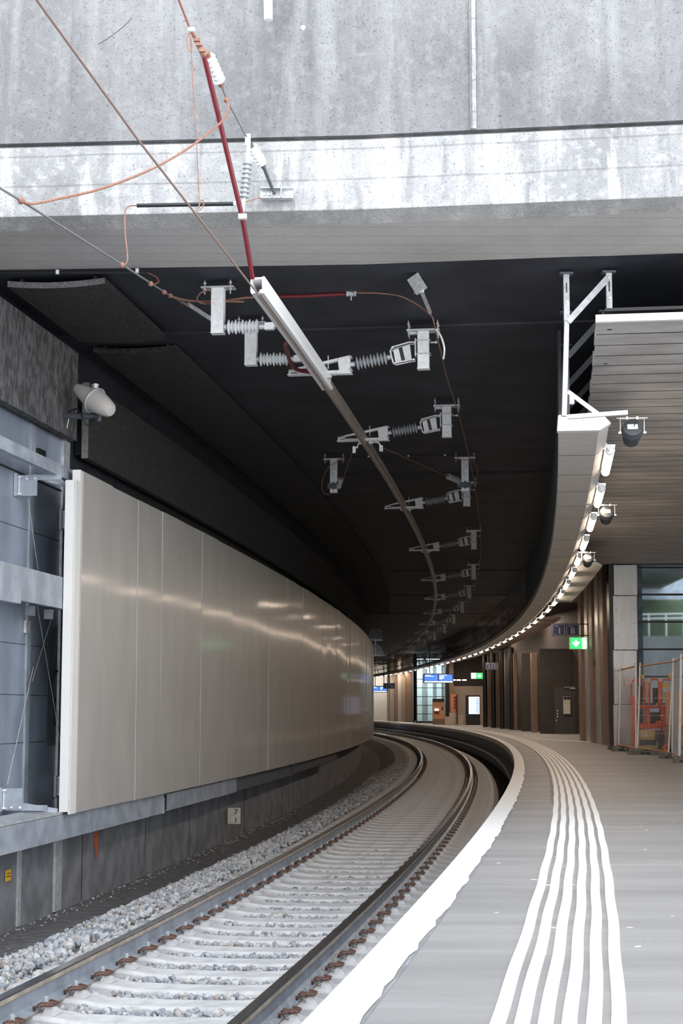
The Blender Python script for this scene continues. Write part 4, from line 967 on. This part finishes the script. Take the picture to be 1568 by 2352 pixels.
line('crack_repair', [W(225, 102, 14.13), W(245, 90, 14.13), W(262, 78, 14.13), W(285, 60, 14.13), W(303, 41, 14.13)], .005, 'darksteel', 'thin dark diagonal twig-like line on the upper left concrete', 'twig')

# ------------------------------------------------------------------ end wall with steel column and glazing
YW = 41.7
def slab(u0, v0, u1, v1, y, th, mi=0, b=None):
    """upright block facing the tracks, seen between u0..u1 and v0 (top)..v1 (bottom), front at y"""
    a, c = W(u0, v1, y), W(u1, v0, y); b = b or MB()
    return b.box(((a.x+c.x)/2, y+th/2, (a.z+c.z)/2), (abs(c.x-a.x), th, abs(c.z-a.z)), mi)
VB = 1723
t = thing('steel_column', 'wide riveted steel-clad column left of the glazed wall', 'column', W(1436, VB, YW))
rows = (1297, 1368, 1493, 1618, VB)
for i in range(4): slab(1410, rows[i]+.6, 1462, rows[i+1]-.6, YW, .35).build('steel_sheet', ['steel_sheet'], t, bevel=.004)
b = MB()
for v in (1400, 1431, 1462, 1525, 1556, 1587):
    for u in (1414.5, 1456.5): q = W(u, v, YW); b.cyl(q, q - Vector((0, .012, 0)), .012, 8)
for v in (1368, 1493):
    for u in (1414.5, 1435, 1456.5): q = W(u, v, YW); b.box(q, (.018, .02, .04))
b.build('rivet', ['darksteel'], t)
slab(1405, 1297, 1410, VB, YW+.05, .4).build('dark_edge', ['black'], t)
# glazing: frame, panes
gx0, gx1 = W(1462, 1500, YW).x, W(1462, 1500, YW).x + 3.6
gw = thing('window_1', None, None, (gx0, YW, PZ)); gw['kind'] = 'structure'
b = MB(); zs = [W(1462, v, YW).z for v in (1303, 1365, 1428, 1491, 1554, 1617, 1680)]
for z in zs: b.box(((gx0+gx1)/2, YW+.1, z), (gx1-gx0, .12, .045))
b.box((gx0+.02, YW+.1, 2.97), (.05, .12, 4.7)); b.box((gx1-.02, YW+.1, 2.97), (.05, .12, 4.7)); b.build('mullion', ['black'], gw)
MB().box(((gx0+gx1)/2, YW+.12, 2.97), (gx1-gx0, .01, 4.66)).build('glass_pane', ['glass'], gw)
wallpoly('wall_endbay', [(gx1, YW), (gx1+3, YW-.2)], PZ-.1, 6.3, 'conc_cham', .3)
struct(MB().box(((gx0+gx1)/2+1, YW+.2, 5.75), (gx1-gx0+3, .3, .9)).build('wall_lintel', ['black_wall']))
# outdoors behind the glazing
struct(MB().box((16, 70, PZ-.55), (17, 56, 1)).build('ground', ['conc_cham']))
struct(MB().box((16, 57.2, 2.4), (13, .4, 3.5)).build('wall_outside', ['conc_cham']))
b = MB(); b.add([(9.6, 57.4, 4.15), (24, 57.4, 4.15), (24, 63, 5.8), (9.6, 63, 5.8)], [(0, 1, 2, 3)]); struct(b.build('grass_bank', ['grass']))
tag(MB().box((16, 65, 5.4), (13, 2, 3.4)).build('outside_building', ['bluesteel']), 'dim grey building beyond the bank behind the glazed wall', 'building')
tag(MB().box((7.66, 43.2, 3.2), (.33, .3, 5.2)).build('outside_post', ['bluesteel']), 'blue-grey post standing outside behind the glazed wall', 'post')
t = thing('outside_railing', 'pale metal railing outside on the bank behind the glass', 'railing', (13, 57.2, 4.15))
b = MB()
for z in (4.75, 4.9): b.cyl((9.8, 57.2, z), (17, 57.2, z+.12), .03, 6)
for k in range(12): b.cyl((10+k*.6, 57.2, 4.15), (10+k*.6, 57.2, 4.95), .025, 6)
b.build('tube_frame', ['galv_white'], t)

# ------------------------------------------------------------------ fins on the right wall
def fin(u0, u1, vt, vb, y, m, label, th=.6):
    b = slab(u0, vt, u1, vb, y, th); return tag(b.build('wall_fin', [m], None, bevel=.005), label, 'wall cladding')
def vb(y): return 1176 + FPX*math.tan(math.atan2(EYE-PZ, y)+PITCH)   # where the platform floor is seen at y
fin(1337, 1353, 1330, vb(54.0), 54.0, 'brown', 'leftmost brown fin of the riveted wall right of the door')
fin(1352, 1364.5, 1330, vb(52.6), 52.6, 'steel_sheet', 'left narrow steel strip between brown fins')
fin(1363, 1377.5, 1320, vb(51.0), 51.0, 'brown', 'middle brown fin between the two steel strips')
fin(1377, 1391, 1310, vb(49.2), 49.2, 'steel_sheet', 'right narrow steel strip between brown fins')
fin(1389, 1408, 1300, vb(47.6), 47.6, 'brown', 'rightmost brown fin beside the wide steel column')
b = MB()
for y, us in ((52.6, (1358,)), (49.2, (1384,))):
    for u in us:
        for k in range(9): q = W(u, 1440+k*30, y); b.cyl(q, q - Vector((0, .015, 0)), .014, 8)
tag(b.build('rivet_row', ['darksteel']), 'rows of rivets on the two narrow steel strips', 'rivets')
tag(slab(1365, 1515, 1369, 1530, 50.9, .1).build('door_handle_box', ['black']), 'small dark box on the middle brown fin', 'box')
# door
dn_ = thing('door_1', None, None, W(1301, vb(69.5), 69.5)); dn_['kind'] = 'structure'
slab(1274, 1578, 1330, vb(69.5)-.5, 69.5, .08).build('leaf', ['door'], dn_)
b = MB(); slab(1308, 1580, 1322, 1582.5, 69.4, .06, b=b); slab(1296, 1577.5, 1318, 1578.6, 69.4, .03, b=b); b.build('door_closer', ['galv'], dn_)
b = MB(); 
for v in (1630, 1637, 1644): slab(1279, v, 1281, v+4, 69.42, .03, b=b)
slab(1276.5, 1653, 1279, 1655.5, 69.4, .06, b=b); b.build('door_handle', ['galv_white'], dn_)
t = thing('door_notice', 'pale notice with two small pictograms on the dark door', 'sign', W(1301, 1620, 69.35))
slab(1293.5, 1599.5, 1309, 1640, 69.36, .02).build('sheet', ['plate'], t); b = MB(); slab(1294.2, 1600.2, 1300.8, 1606.5, 69.34, .015, b=b); slab(1301.8, 1600.2, 1308.4, 1606.5, 69.34, .015, b=b); b.build('pictogram', ['black'], t)
slab(1240, 1490, 1337, vb(70.2), 70.2, .1).build('wall_door', ['brown_dark'])['kind'] = 'structure'
# fins left of the door, seen between the columns
for u0, u1, y, m, lab in ((1222, 1233, 74.5, 'brown', 'thin lit brown fin left of the orange-white boards'), (1199, 1221, 77.5, 'brown_dark', 'dark wall panel left of the thin brown fin'), (1181, 1198, 82.5, 'brown', 'broad brown wall panel right of the round black columns'),
                          (1160, 1169, 88, 'brown', 'brown panel between the third and fourth black columns'), (1139, 1147, 92.5, 'brown', 'brown panel between the second and third black columns'), (1120.5, 1127.5, 97, 'brown', 'brown panel between the first and second black columns')):
    fin(u0, u1, 1500, vb(y)-.3, y, m, lab, .4)
for u, r, y, lab in ((1114.5, 5.3, 95.5, 'leftmost'), (1133.5, 5.6, 91.5, 'second from left'), (1153.5, 5.3, 87.2, 'third from left'), (1176, 6, 83, 'rightmost')):
    q = W(u, vb(y), y); rr = r*y/FPX
    t = thing('round_column', 'round black column on the platform, %s of four' % lab, 'column', (q.x, y, PZ))
    MB().cyl((q.x, y, PZ), (q.x, y, 4.72), rr, 20).build('shaft', ['black'], t, True); MB().cyl((q.x, y, PZ), (q.x, y, PZ+.04), rr*1.12, 20).build('collar', ['darksteel'], t, True)
# warning boards leaning
t = thing('warning_boards', 'stacked orange and white striped warning boards beside the dark door', 'barrier', W(1248, vb(72.5), 72.5))
for v0, v1 in ((1632, 1640), (1654, 1662)):
    for k in range(4): slab(1241+k*3.3, v0, 1244.3+k*3.3, v1, 72.5, .03).build('striped_board', ['orange_tube' if k % 2 == 0 else 'plate'], t)
b = MB(); slab(1244.5, 1632, 1246, vb(72.5), 72.55, .03, b=b); slab(1254.5, 1632, 1256, vb(72.5), 72.55, .03, b=b); slab(1241, vb(72.5)-4, 1262, vb(72.5), 72.3, .3, b=b); b.build('stand', ['rubber'], t)

# ------------------------------------------------------------------ signs
def sector_sign(u0, v0, u1, v1, y, letter, label, arm=None, hang=False):
    c = W((u0+u1)/2, (v0+v1)/2, y); t = thing('platform_sign', label, 'sign', c)
    wd_ = (u1-u0)*y/FPX; h_ = (v1-v0)*y/FPX
    MB().box((0, .06, 0), (wd_, .10, h_)).build('sign_box', ['blue_sign'], t, world=False)
    b = MB(); e = .012
    for cx in (-.25, .25):
        w2, h2 = wd_*.42, h_*.86
        for dx, dz, sx_, sz_ in ((0, h2/2, w2, e), (0, -h2/2, w2, e), (w2/2, 0, e, h2), (-w2/2, 0, e, h2)): b.box((cx*wd_+dx, .006, dz), (sx_, .01, sz_))
    b.build('outline', ['steel_sheet'], t, world=False)
    lettering('1', h_*.66, (-.22*wd_, 0, -h_*.10), 'sign_white', t); lettering(letter, h_*.66, (.26*wd_, 0, -h_*.10), 'sign_white', t)
    lettering('Gleis', h_*.15, (-.32*wd_, 0, h_*.30), 'sign_white', t); lettering('Sektor', h_*.15, (.20*wd_, 0, h_*.30), 'sign_white', t)
    if hang: MB().cyl((0, .06, h_/2), (0, .06, 5.85-c.z), .03, 8).build('hanger', ['black'], t, world=False)
    if arm:
        b = MB()
        for dz in (h_*.45, -h_*.45): b.bar((wd_/2, .06, dz), (wd_/2+arm, .06, dz), .03, .03)
        b.bar((wd_/2+arm, .06, h_*.5), (wd_/2+arm, .06, -h_*.5), .03, .03); b.build('arm', ['black'], t, world=False)
    return t
sector_sign(1267, 1432, 1330, 1461, 52.0, 'B', 'blue hanging sign showing 1 and B above the green exit sign', .42)
sector_sign(1115, 1522, 1144, 1538.5, 86.0, 'C', 'dark hanging sign showing 1 and C by the black columns', hang=True)
sector_sign(880, 1569, 907, 1582, 118.0, 'D', 'dark hanging sign showing 1 and D at the far left of the platform', hang=True)
def exit_sign(u0, v0, u1, v1, y, label, flip=False):
    c = W((u0+u1)/2, (v0+v1)/2, y); t = thing('exit_sign', label, 'sign', c); w_ = (u1-u0)*y/FPX; h_ = (v1-v0)*y/FPX
    MB().box((0, .05, 0), (w_+.04, .09, h_+.04)).build('housing', ['galv'], t, world=False)
    f = -1 if flip else 1
    MB().box((-.20*w_*f, 0, 0), (.58*w_, .01, h_)).build('green_face', ['exit_green'], t, world=False)
    MB().box((.29*w_*f, 0, 0), (.40*w_, .01, h_)).build('white_face', ['exit_white'], t, world=False)
    b = MB(); hh = h_*.36; x0 = -.22*w_*f
    b.box((x0, -.012, hh*.35), (hh*.42, .006, hh*1.1)); b.plate([(x0-hh*.95, .15*hh), (x0-hh*.55, .45*hh), (x0, -.2*hh), (x0+hh*.55, .45*hh), (x0+hh*.95, .15*hh), (x0, -hh)], .03); b.build('arrow', ['exit_white'], t, world=False)
    b = MB(); x0 = .30*w_*f; r = h_*.045
    b.cyl((x0-.04, -.012, h_*.33), (x0-.04, -.02, h_*.33), h_*.07, 12)
    for p in (((-.02, .24), (.02, -.02)), ((-.02, .2), (-.12, .06)), ((0, .18), (.14, .04)), ((.02, -.02), (-.08, -.2)), ((-.08, -.2), (-.2, -.3)), ((.02, -.02), (.14, -.16)), ((.14, -.16), (.26, -.14))):
        b.cyl((x0+p[0][0]*h_, -.014, p[0][1]*h_), (x0+p[1][0]*h_, -.014, p[1][1]*h_), r, 6)
    b.build('running_figure', ['exit_green'], t, world=False)
exit_sign(1309, 1465, 1356, 1490, 53.0, 'lit green exit sign with arrow and running figure below 1 B')
exit_sign(1082, 1546, 1108, 1558.5, 96.0, 'lit green exit sign left of the black columns', True)
# departure display
def display(u0, v0, u1, v1, y, label):
    c = W((u0+u1)/2, (v0+v1)/2, y); t = thing('departure_display', label, 'display', c); w_ = (u1-u0)*y/FPX; h_ = (v1-v0)*y/FPX
    MB().box((0, .12, 0), (w_+.1, .2, h_+.1)).build('housing', ['black'], t, world=False)
    b = MB(); b.box((-.255*w_, 0, .1*h_), (.475*w_, .02, .78*h_)); b.box((.255*w_, 0, .1*h_), (.475*w_, .02, .78*h_)); b.build('screen', ['screen_blue'], t, world=False)
    b = MB(); b.box((0, -.002, -.42*h_), (w_*.99, .02, .16*h_))
    for x0, z, l in ((-.47, .40, .2), (-.47, .26, .3), (.03, .40, .26), (.03, .22, .17), (.03, .08, .18), (.03, -.06, .12)): b.box(((x0+l/2)*w_, -.015, z*h_), (l*w_, .006, .07*h_))
    b.build('text_line', ['screen_white'], t, world=False)
    for x in (-.3, .3): MB().cyl((x*w_, .12, h_/2), (x*w_, .12, 5.85-c.z), .025, 8).build('hanger', ['black'], t, world=False)
display(974, 1549, 1039, 1567.5, 108, 'blue lit departure display hanging in front of the far glazing')
display(855, 1577, 888, 1589, 125, 'small blue and white lit display at the far left')
# information pillar
t = thing('information_pillar', 'black information pillar with a bright timetable screen', 'display', W(1086, 1663.5, 108))
slab(1070, 1597, 1102, vb(108), 108, .3).build('case', ['black'], t)
slab(1076.5, 1600.5, 1100.5, 1640, 107.95, .04).build('screen', ['screen_white'], t)
b = MB()
for k in range(14): slab(1078+(k % 3), 1604+k*2.5, 1090+(k*5 % 7), 1604.7+k*2.5, 107.92, .02, b=b); slab(1093.5, 1603.5+k*2.5, 1099, 1605+k*2.5, 107.92, .02, b=b)
b.build('timetable_line', ['screen_blue'], t)
# ticket machine
t = thing('ticket_machine', 'copper-coloured ticket machine with a small lit screen and red panel', 'ticket machine', W(1007, 1661, 112))
slab(994, 1606, 1020, vb(112), 112, .5).build('case', ['machine'], t)
slab(994, 1605, 1020, 1611, 111.9, .6).build('hood', ['black'], t); slab(998, 1628, 1007, 1632.5, 111.93, .04).build('screen', ['screen_white'], t); slab(997, 1633, 1008.5, 1639, 111.93, .04).build('panel', ['red'], t)
slab(994, 1651, 1020, vb(112), 111.95, .5).build('plinth', ['brown'], t); slab(1014, 1624, 1017, 1630, 111.93, .04).build('card_slot', ['black'], t)
t = thing('poster_board', 'orange-brown poster board behind the bench by the ticket machine', 'poster', W(1043, 1637, 110))
slab(1035, 1594, 1049, 1637, 110, .1).build('board', ['wood_orange'], t); b = MB()
for k in range(4): slab(1042, 1600+k*8, 1048, 1603+k*8, 109.95, .03, b=b)
b.build('print', ['red'], t)
tag(slab(1048.5, 1595, 1050.5, 1662, 109.8, .1).build('poster_post', ['black']), 'thin black post right of the orange poster', 'post')
for u0, u1, v0, lab in ((1021, 1032, 1646, 'low wooden seat box right of the ticket machine'), (1032, 1048, 1637.5, 'pale counter block below the orange poster'), (1051, 1064, 1643, 'low pale block left of the information pillar')):
    tag(slab(u0, v0, u1, vb(110), 110, .4).build('low_block', ['beige_wall'], None, bevel=.01), lab, 'block')
# beige wall and dark soffit behind them
struct(slab(1040, 1576, 1112, vb(113), 113, .2).build('wall_back', ['beige_wall']))
struct(slab(1024, 1480, 1125, 1577, 113.2, .3).build('wall_soffit', ['brown_dark']))
for u0, u1, lab in ((1024, 1031, 'black'), (1031, 1041, 'brown')):
    fin(u0, u1, 1500, vb(112.5), 112.5, 'black' if lab == 'black' else 'brown', '%s upright panel right of the far glazing' % lab)
# far glazing
fw = thing('window_2', None, None, W(990, 1659, 124)); fw['kind'] = 'structure'
b = MB(); y = 124
for v in (1560, 1580, 1600, 1620, 1640, 1660.5): slab(955.5, v-.7, 1024, v+.7, y, .1, b=b)
slab(955, 1500, 957, 1661, y, .1, b=b); b.build('mullion', ['black'], fw)
slab(956, 1500, 1024, 1661, y+.1, .02).build('glass_pane', ['glass'], fw)
b = MB()
for k, (u0, u1) in enumerate(((950, 968), (968, 982), (982, 993), (993, 1003), (1003, 1013), (1013, 1030))): slab(u0, 1440, u1, 1662, 127 + (k % 2)*.1, .1, mi=k % 2, b=b)
struct(b.build('wall_beyond', ['tealwall', 'conc_cham']))
struct(slab(956, 1656, 1030, 1668, 124.2, 4).build('floor_beyond', ['conc_up']))
for u0, u1, y, m, lab in ((889, 896, 147, 'beige_wall', 'far beige panel, leftmost beside the bright wall'), (896, 905, 145, 'steel_sheet', 'far steel strip, left one of two'), (905, 913, 142, 'brown', 'far brown strip between the two steel strips'), (913.5, 922, 139, 'steel_sheet', 'far steel strip, right one of two'), (922, 931, 136, 'beige_wall', 'far beige strip with a pale top'), (931, 946, 132, 'brown', 'far broad brown panel left of the far glazing'), (946, 955, 127, 'brown_dark', 'far dark panel touching the far glazing')):
    fin(u0, u1, 1500, vb(y), y, m, lab, .4)
struct(slab(830, 1500, 892, 1662, 158, .2).build('wall_far', ['steel_sheet']))
lt = D.lights.new('far_wall_fill', 'AREA'); lt.energy = 130; lt.size = 2.0; lt.color = (1, .93, .82); lo_ = D.objects.new('far_wall_fill', lt); COL.objects.link(lo_); lo_.location = W(872, 1550, 151) ; lo_.rotation_euler = (math.radians(25), 0, 0)  # area light added to brighten the far wall, no fitting modelled
tag(lo_, 'unseen added light brightening the far pale wall', 'light')

for i, (s_, o_) in enumerate(((56, 4.3), (65, 4.1), (74, 3.9), (88, 5.6), (97, 5.8), (106, 6.0), (118, 5.5), (128, 4.2), (140, 4.6))):
    lt = D.lights.new('hall_fill', 'AREA'); lt.energy = 85; lt.size = .8; lt.color = (1, .80, .62); lo_ = D.objects.new('hall_fill', lt); COL.objects.link(lo_)  # unseen lights added to brighten the walls behind the bar screen
    q = P(s_, o_, 5.82); lo_.location = q; tag(lo_, '%s added unseen fill light in the far hall behind the canopy screen' % ordinal(i+1), 'light')
lt = D.lights.new('glazing_fill', 'AREA'); lt.energy = 280; lt.shape = 'RECTANGLE'; lt.size = 1.8; lt.size_y = .8; lt.color = (.95, 1, .98); lo_ = D.objects.new('glazing_fill', lt); COL.objects.link(lo_); lo_.location = (6.5, 125.3, 5.4)  # unseen light added to brighten the wall beyond the far glazing
tag(lo_, 'added unseen fill light brightening the wall behind the far glazing', 'light')

# ------------------------------------------------------------------ dark glass signal boxes on a mast at the barrier's far end
t = thing('mirror_mast', 'pair of dark glass hoods on a mast beyond the barrier end', 'mast', W(863, 1660, 70))
for v0, lab in ((1440, 0), (1476, 1)):
    b = MB(); a = [(848, v0+10), (861, v0), (876, v0+9+lab*3), (879+lab*5, v0+30), (846, v0+31)]
    f = [W(u, v, 70) for u, v in a]; g = [q + Vector((0, .35, 0)) for q in f]; n = 5
    b.add(f + g, [tuple(range(n-1, -1, -1)), tuple(n+i for i in range(n))] + [(i, (i+1) % n, n+(i+1) % n, n+i) for i in range(n)]); b.build('hood', ['navy_glass'], t)
    b = MB(); slab(848, v0+28, 874, v0+30, 69.9, .03, b=b); b.build('rim', ['galv'], t)
    b = MB()
    for u, v in ((853, v0+8), (857, v0+5), (869, v0+5), (872, v0+8), (876, v0+10)): q = W(u, v, 69.9); b.cyl(q, q - Vector((0, .02, 0)), .018, 8)
    b.build('white_dot', ['fascia_white'], t)  # small white dots along the top of each hood
slab(861, 1466, 863, 1505, 69.8, .06).build('pole', ['galv'], t)

# ------------------------------------------------------------------ construction fence and machines
def W0(u, v, y): return W(u, v, y)
def fence(bl, br, tl_, tr, label, mesh=True):
    """corner points in the world: bottom left/right, top left/right"""
    t = thing('construction_fence', label, 'fence', bl)
    MB().tube([bl - Vector((0, 0, .12)), tl_ + Vector((0, 0, .08))], .021, 8).build('upright', ['galv_white'], t, True)
    MB().tube([br - Vector((0, 0, .12)), tr + Vector((0, 0, .08))], .021, 8).build('upright', ['galv_white'], t, True)
    MB().tube([tl_, tr], .019, 8).build('top_tube', ['orange_tube'], t, True)
    MB().tube([bl, br], .019, 8).build('bottom_tube', ['orange_tube'], t, True)
    b = MB(); n = max(8, int((br-bl).length/.10))
    for i in range(1, n): f = i/n; b.cyl(bl.lerp(br, f), tl_.lerp(tr, f), .0026, 4)
    for f in (.2, .4, .6, .8): b.cyl(bl.lerp(tl_, f), br.lerp(tr, f), .0026, 4)
    b.build('wire_mesh', ['galv'], t)
    return t
fence(W(1409, 1706, 42.5), W(1420, 1712, 41.2), W(1418.5, 1543, 42.5), W(1425, 1538, 41.2), 'short rearmost fence panel, leftmost of the row')
fence(W(1420, 1711, 41.1), W(1460, 1719, 38.6), W(1426, 1538, 41.1), W(1460, 1530, 38.6), 'second fence panel in front of the steel column')
fence(W(1463, 1718, 38.4), W(1534, 1728, 35.6), W(1470, 1530, 38.4), W(1547, 1519, 35.6), 'fence panel directly in front of the orange lift')
fence(W(1543, 1729, 35.4), W(1558, 1740, 33.2), W(1547, 1520, 35.4), W(1564, 1511, 33.2), 'narrow-looking fence panel at the right edge, seen nearly end-on')
fence(W(1560, 1741, 33.0), W(1720, 1752, 31.2), W(1565, 1512, 33.0), W(1720, 1500, 31.2), 'nearest fence panel, running out of the right edge')
def foot(u0, u1, v, y, label):
    a, c = W(u0, v, y), W(u1, v, y); b = MB(); x0, x1 = a.x, c.x; h = .13; d_ = .24; e = .03
    b.hexa([(x0, y, PZ), (x1, y, PZ), (x1, y+d_, PZ), (x0, y+d_, PZ), (x0+e, y+e, PZ+h), (x1-e, y+e, PZ+h), (x1-e, y+d_-e, PZ+h), (x0+e, y+d_-e, PZ+h)])
    b.box(((x0+x1)/2, y+.008, PZ+.035), ((x1-x0)*.3, .03, .03), 1)
    tag(b.build('concrete_block', ['rubber', 'black'], None, bevel=.01), label, 'block')
foot(1397, 1410, 1720, 42.3, 'small concrete fence foot, leftmost'); foot(1406, 1446, 1727, 40.6, 'long concrete fence foot, second from the left')
foot(1445, 1519, 1736, 37.6, 'longest concrete fence foot below the orange lift'); foot(1517, 1546, 1747, 34.6, 'concrete fence foot, second from the right'); foot(1548, 1585, 1758, 31.9, 'nearest concrete fence foot at the right edge')
for i, (u, v) in enumerate(((1476, 1554), (1538, 1551))):
    q = W(u, v, 38.0-i*1.6); tag(MB().box(q, (.055, .01, .085)).build('warning_tag', ['yellow_bright']), '%s yellow-orange tag hanging on the fence above the lift' % ('left', 'right')[i], 'tag')
for i, (u, v) in enumerate(((1433, 1567), (1416, 1572))):
    q = W(u, v, 40.9+i); tag(MB().box(q, (.04, .01, .20)).build('warning_strip', ['yellow']), '%s ochre strip on the fence before the steel column' % ('right', 'left')[i], 'tag')
# orange lift behind the fence
YL = 40.0
def loop(b, u0, v0, u1, v1, y, r=.028, rd=5):
    pts = [(u0+rd, v0), (u1-rd, v0), (u1, v0+rd), (u1, v1-rd), (u1-rd, v1), (u0+rd, v1), (u0, v1-rd), (u0, v0+rd)]
    b.tube([W(u, v, y) for u, v in pts], r, 8, close=True)
t = thing('orange_lift', 'orange working lift with rounded guard frames behind the fence', 'lift', W(1495, vb(YL), YL))
for u0, v0, u1, v1, yy in ((1449, 1562, 1479, 1622, YL), (1491, 1560, 1513, 1624, YL), (1519, 1561, 1545, 1680, YL+.1)):
    b = MB(); loop(b, u0, v0, u1, v1, yy); b.build('guard_frame', ['orange'], t, True)
b = MB(); slab(1465, 1662, 1545, 1674, YL, .8, b=b); slab(1486, 1624, 1492, 1664, YL, .5, b=b); slab(1452, 1600, 1458, 1678, YL-.1, .06, b=b); slab(1522, 1624, 1545, 1664, YL, .5, b=b); slab(1508, 1656, 1520, 1668, YL-.1, .3, b=b); slab(1460, 1621, 1545, 1627, YL, .4, b=b); b.build('chassis', ['orange'], t, bevel=.01)
for a_ in ((1496, 1636, 1520, 1662, YL+.1, .4), (1470, 1636, 1475, 1662, YL+.1, .3), (1467, 1576, 1476, 1612, YL+.2, .1), (1500, 1580, 1512, 1618, YL+.2, .1)): slab(*a_).build('battery_box', ['black'], t, bevel=.01)
b = MB(); slab(1522, 1568, 1536, 1580, YL-.05, .02, b=b); slab(1522, 1596, 1537, 1604, YL-.05, .02, b=b); b.build('warning_label', ['yellow_bright'], t)
b = MB(); slab(1523, 1582, 1536, 1590, YL-.05, .02, b=b); slab(1522, 1606, 1538, 1611, YL-.05, .02, b=b); slab(1506, 1614, 1509, 1620, YL-.05, .02, b=b); b.build('white_label', ['plate'], t)
slab(1523, 1592, 1535, 1594, YL-.06, .02).build('black_label', ['black'], t)
b = MB()
for u in (1458, 1540): q = W(u, vb(YL)-6, YL+.2); b.cyl(q - Vector((.05, 0, 0)), q + Vector((.05, 0, 0)), .085, 16)
b.build('wheel', ['black'], t, True)
slab(1452, 1672, 1460, 1716, YL, .1).build('leg', ['orange'], t); slab(1538, 1672, 1544, 1716, YL, .1).build('leg', ['orange'], t)
t = thing('yellow_generator', 'ochre machine cover with black grille in front of the orange lift', 'machine', W(1490, vb(39.2), 39.2))
slab(1469, 1677, 1504, 1696, 39.2, .4).build('hood', ['yellow'], t, bevel=.02)
b = MB(); a = [W(u, v, 39.15) for u, v in ((1472, 1696), (1502, 1696), (1512, 1708), (1510, 1719), (1465, 1719), (1463, 1708))]; g = [q + Vector((0, .4, 0)) for q in a]
b.add(a+g, [tuple(range(5, -1, -1)), tuple(range(6, 12))] + [(i, (i+1) % 6, 6+(i+1) % 6, 6+i) for i in range(6)]); b.build('base_frame', ['yellow'], t)
b = MB(); slab(1468, 1699, 1507, 1712, 39.1, .04, b=b); b.build('grille', ['black'], t)
b = MB(); slab(1473, 1684, 1479, 1692, 39.17, .02, b=b); slab(1480, 1682, 1487, 1693, 39.17, .02, b=b); b.build('label', ['plate'], t)
tag(slab(1506, 1677, 1536, vb(40.9), 40.9, .5).build('grey_cabinet', ['conc_cham'], None, bevel=.02), 'grey machine cabinet low behind the right half of the lift', 'cabinet')
b = MB(); b.bar(W(1520, 1722, 38.2), W(1532, 1708, 38.2), .05, .05); b.bar(W(1520, 1722, 38.2), W(1538, 1722, 38.2), .05, .05); tag(b.build('orange_prop', ['orange']), 'small orange angled prop at the fence bottom', 'prop')
line('yellow_strap', [W(1484, 1562, 39.7), W(1485, 1585, 39.7), W(1482, 1606, 39.7)], .012, 'yellow', 'thin yellow strap hanging between the orange frames', 'strap')
t = thing('material_stack', 'brownish covered stack of material behind the right-edge fence', 'stack', W(1580, vb(37), 37))
slab(1552, 1585, 1640, 1670, 37.2, 1.2).build('upper_stack', ['machine'], t, bevel=.05); slab(1553, 1670, 1640, 1722, 37.1, 1.4).build('lower_stack', ['brown'], t, bevel=.05)
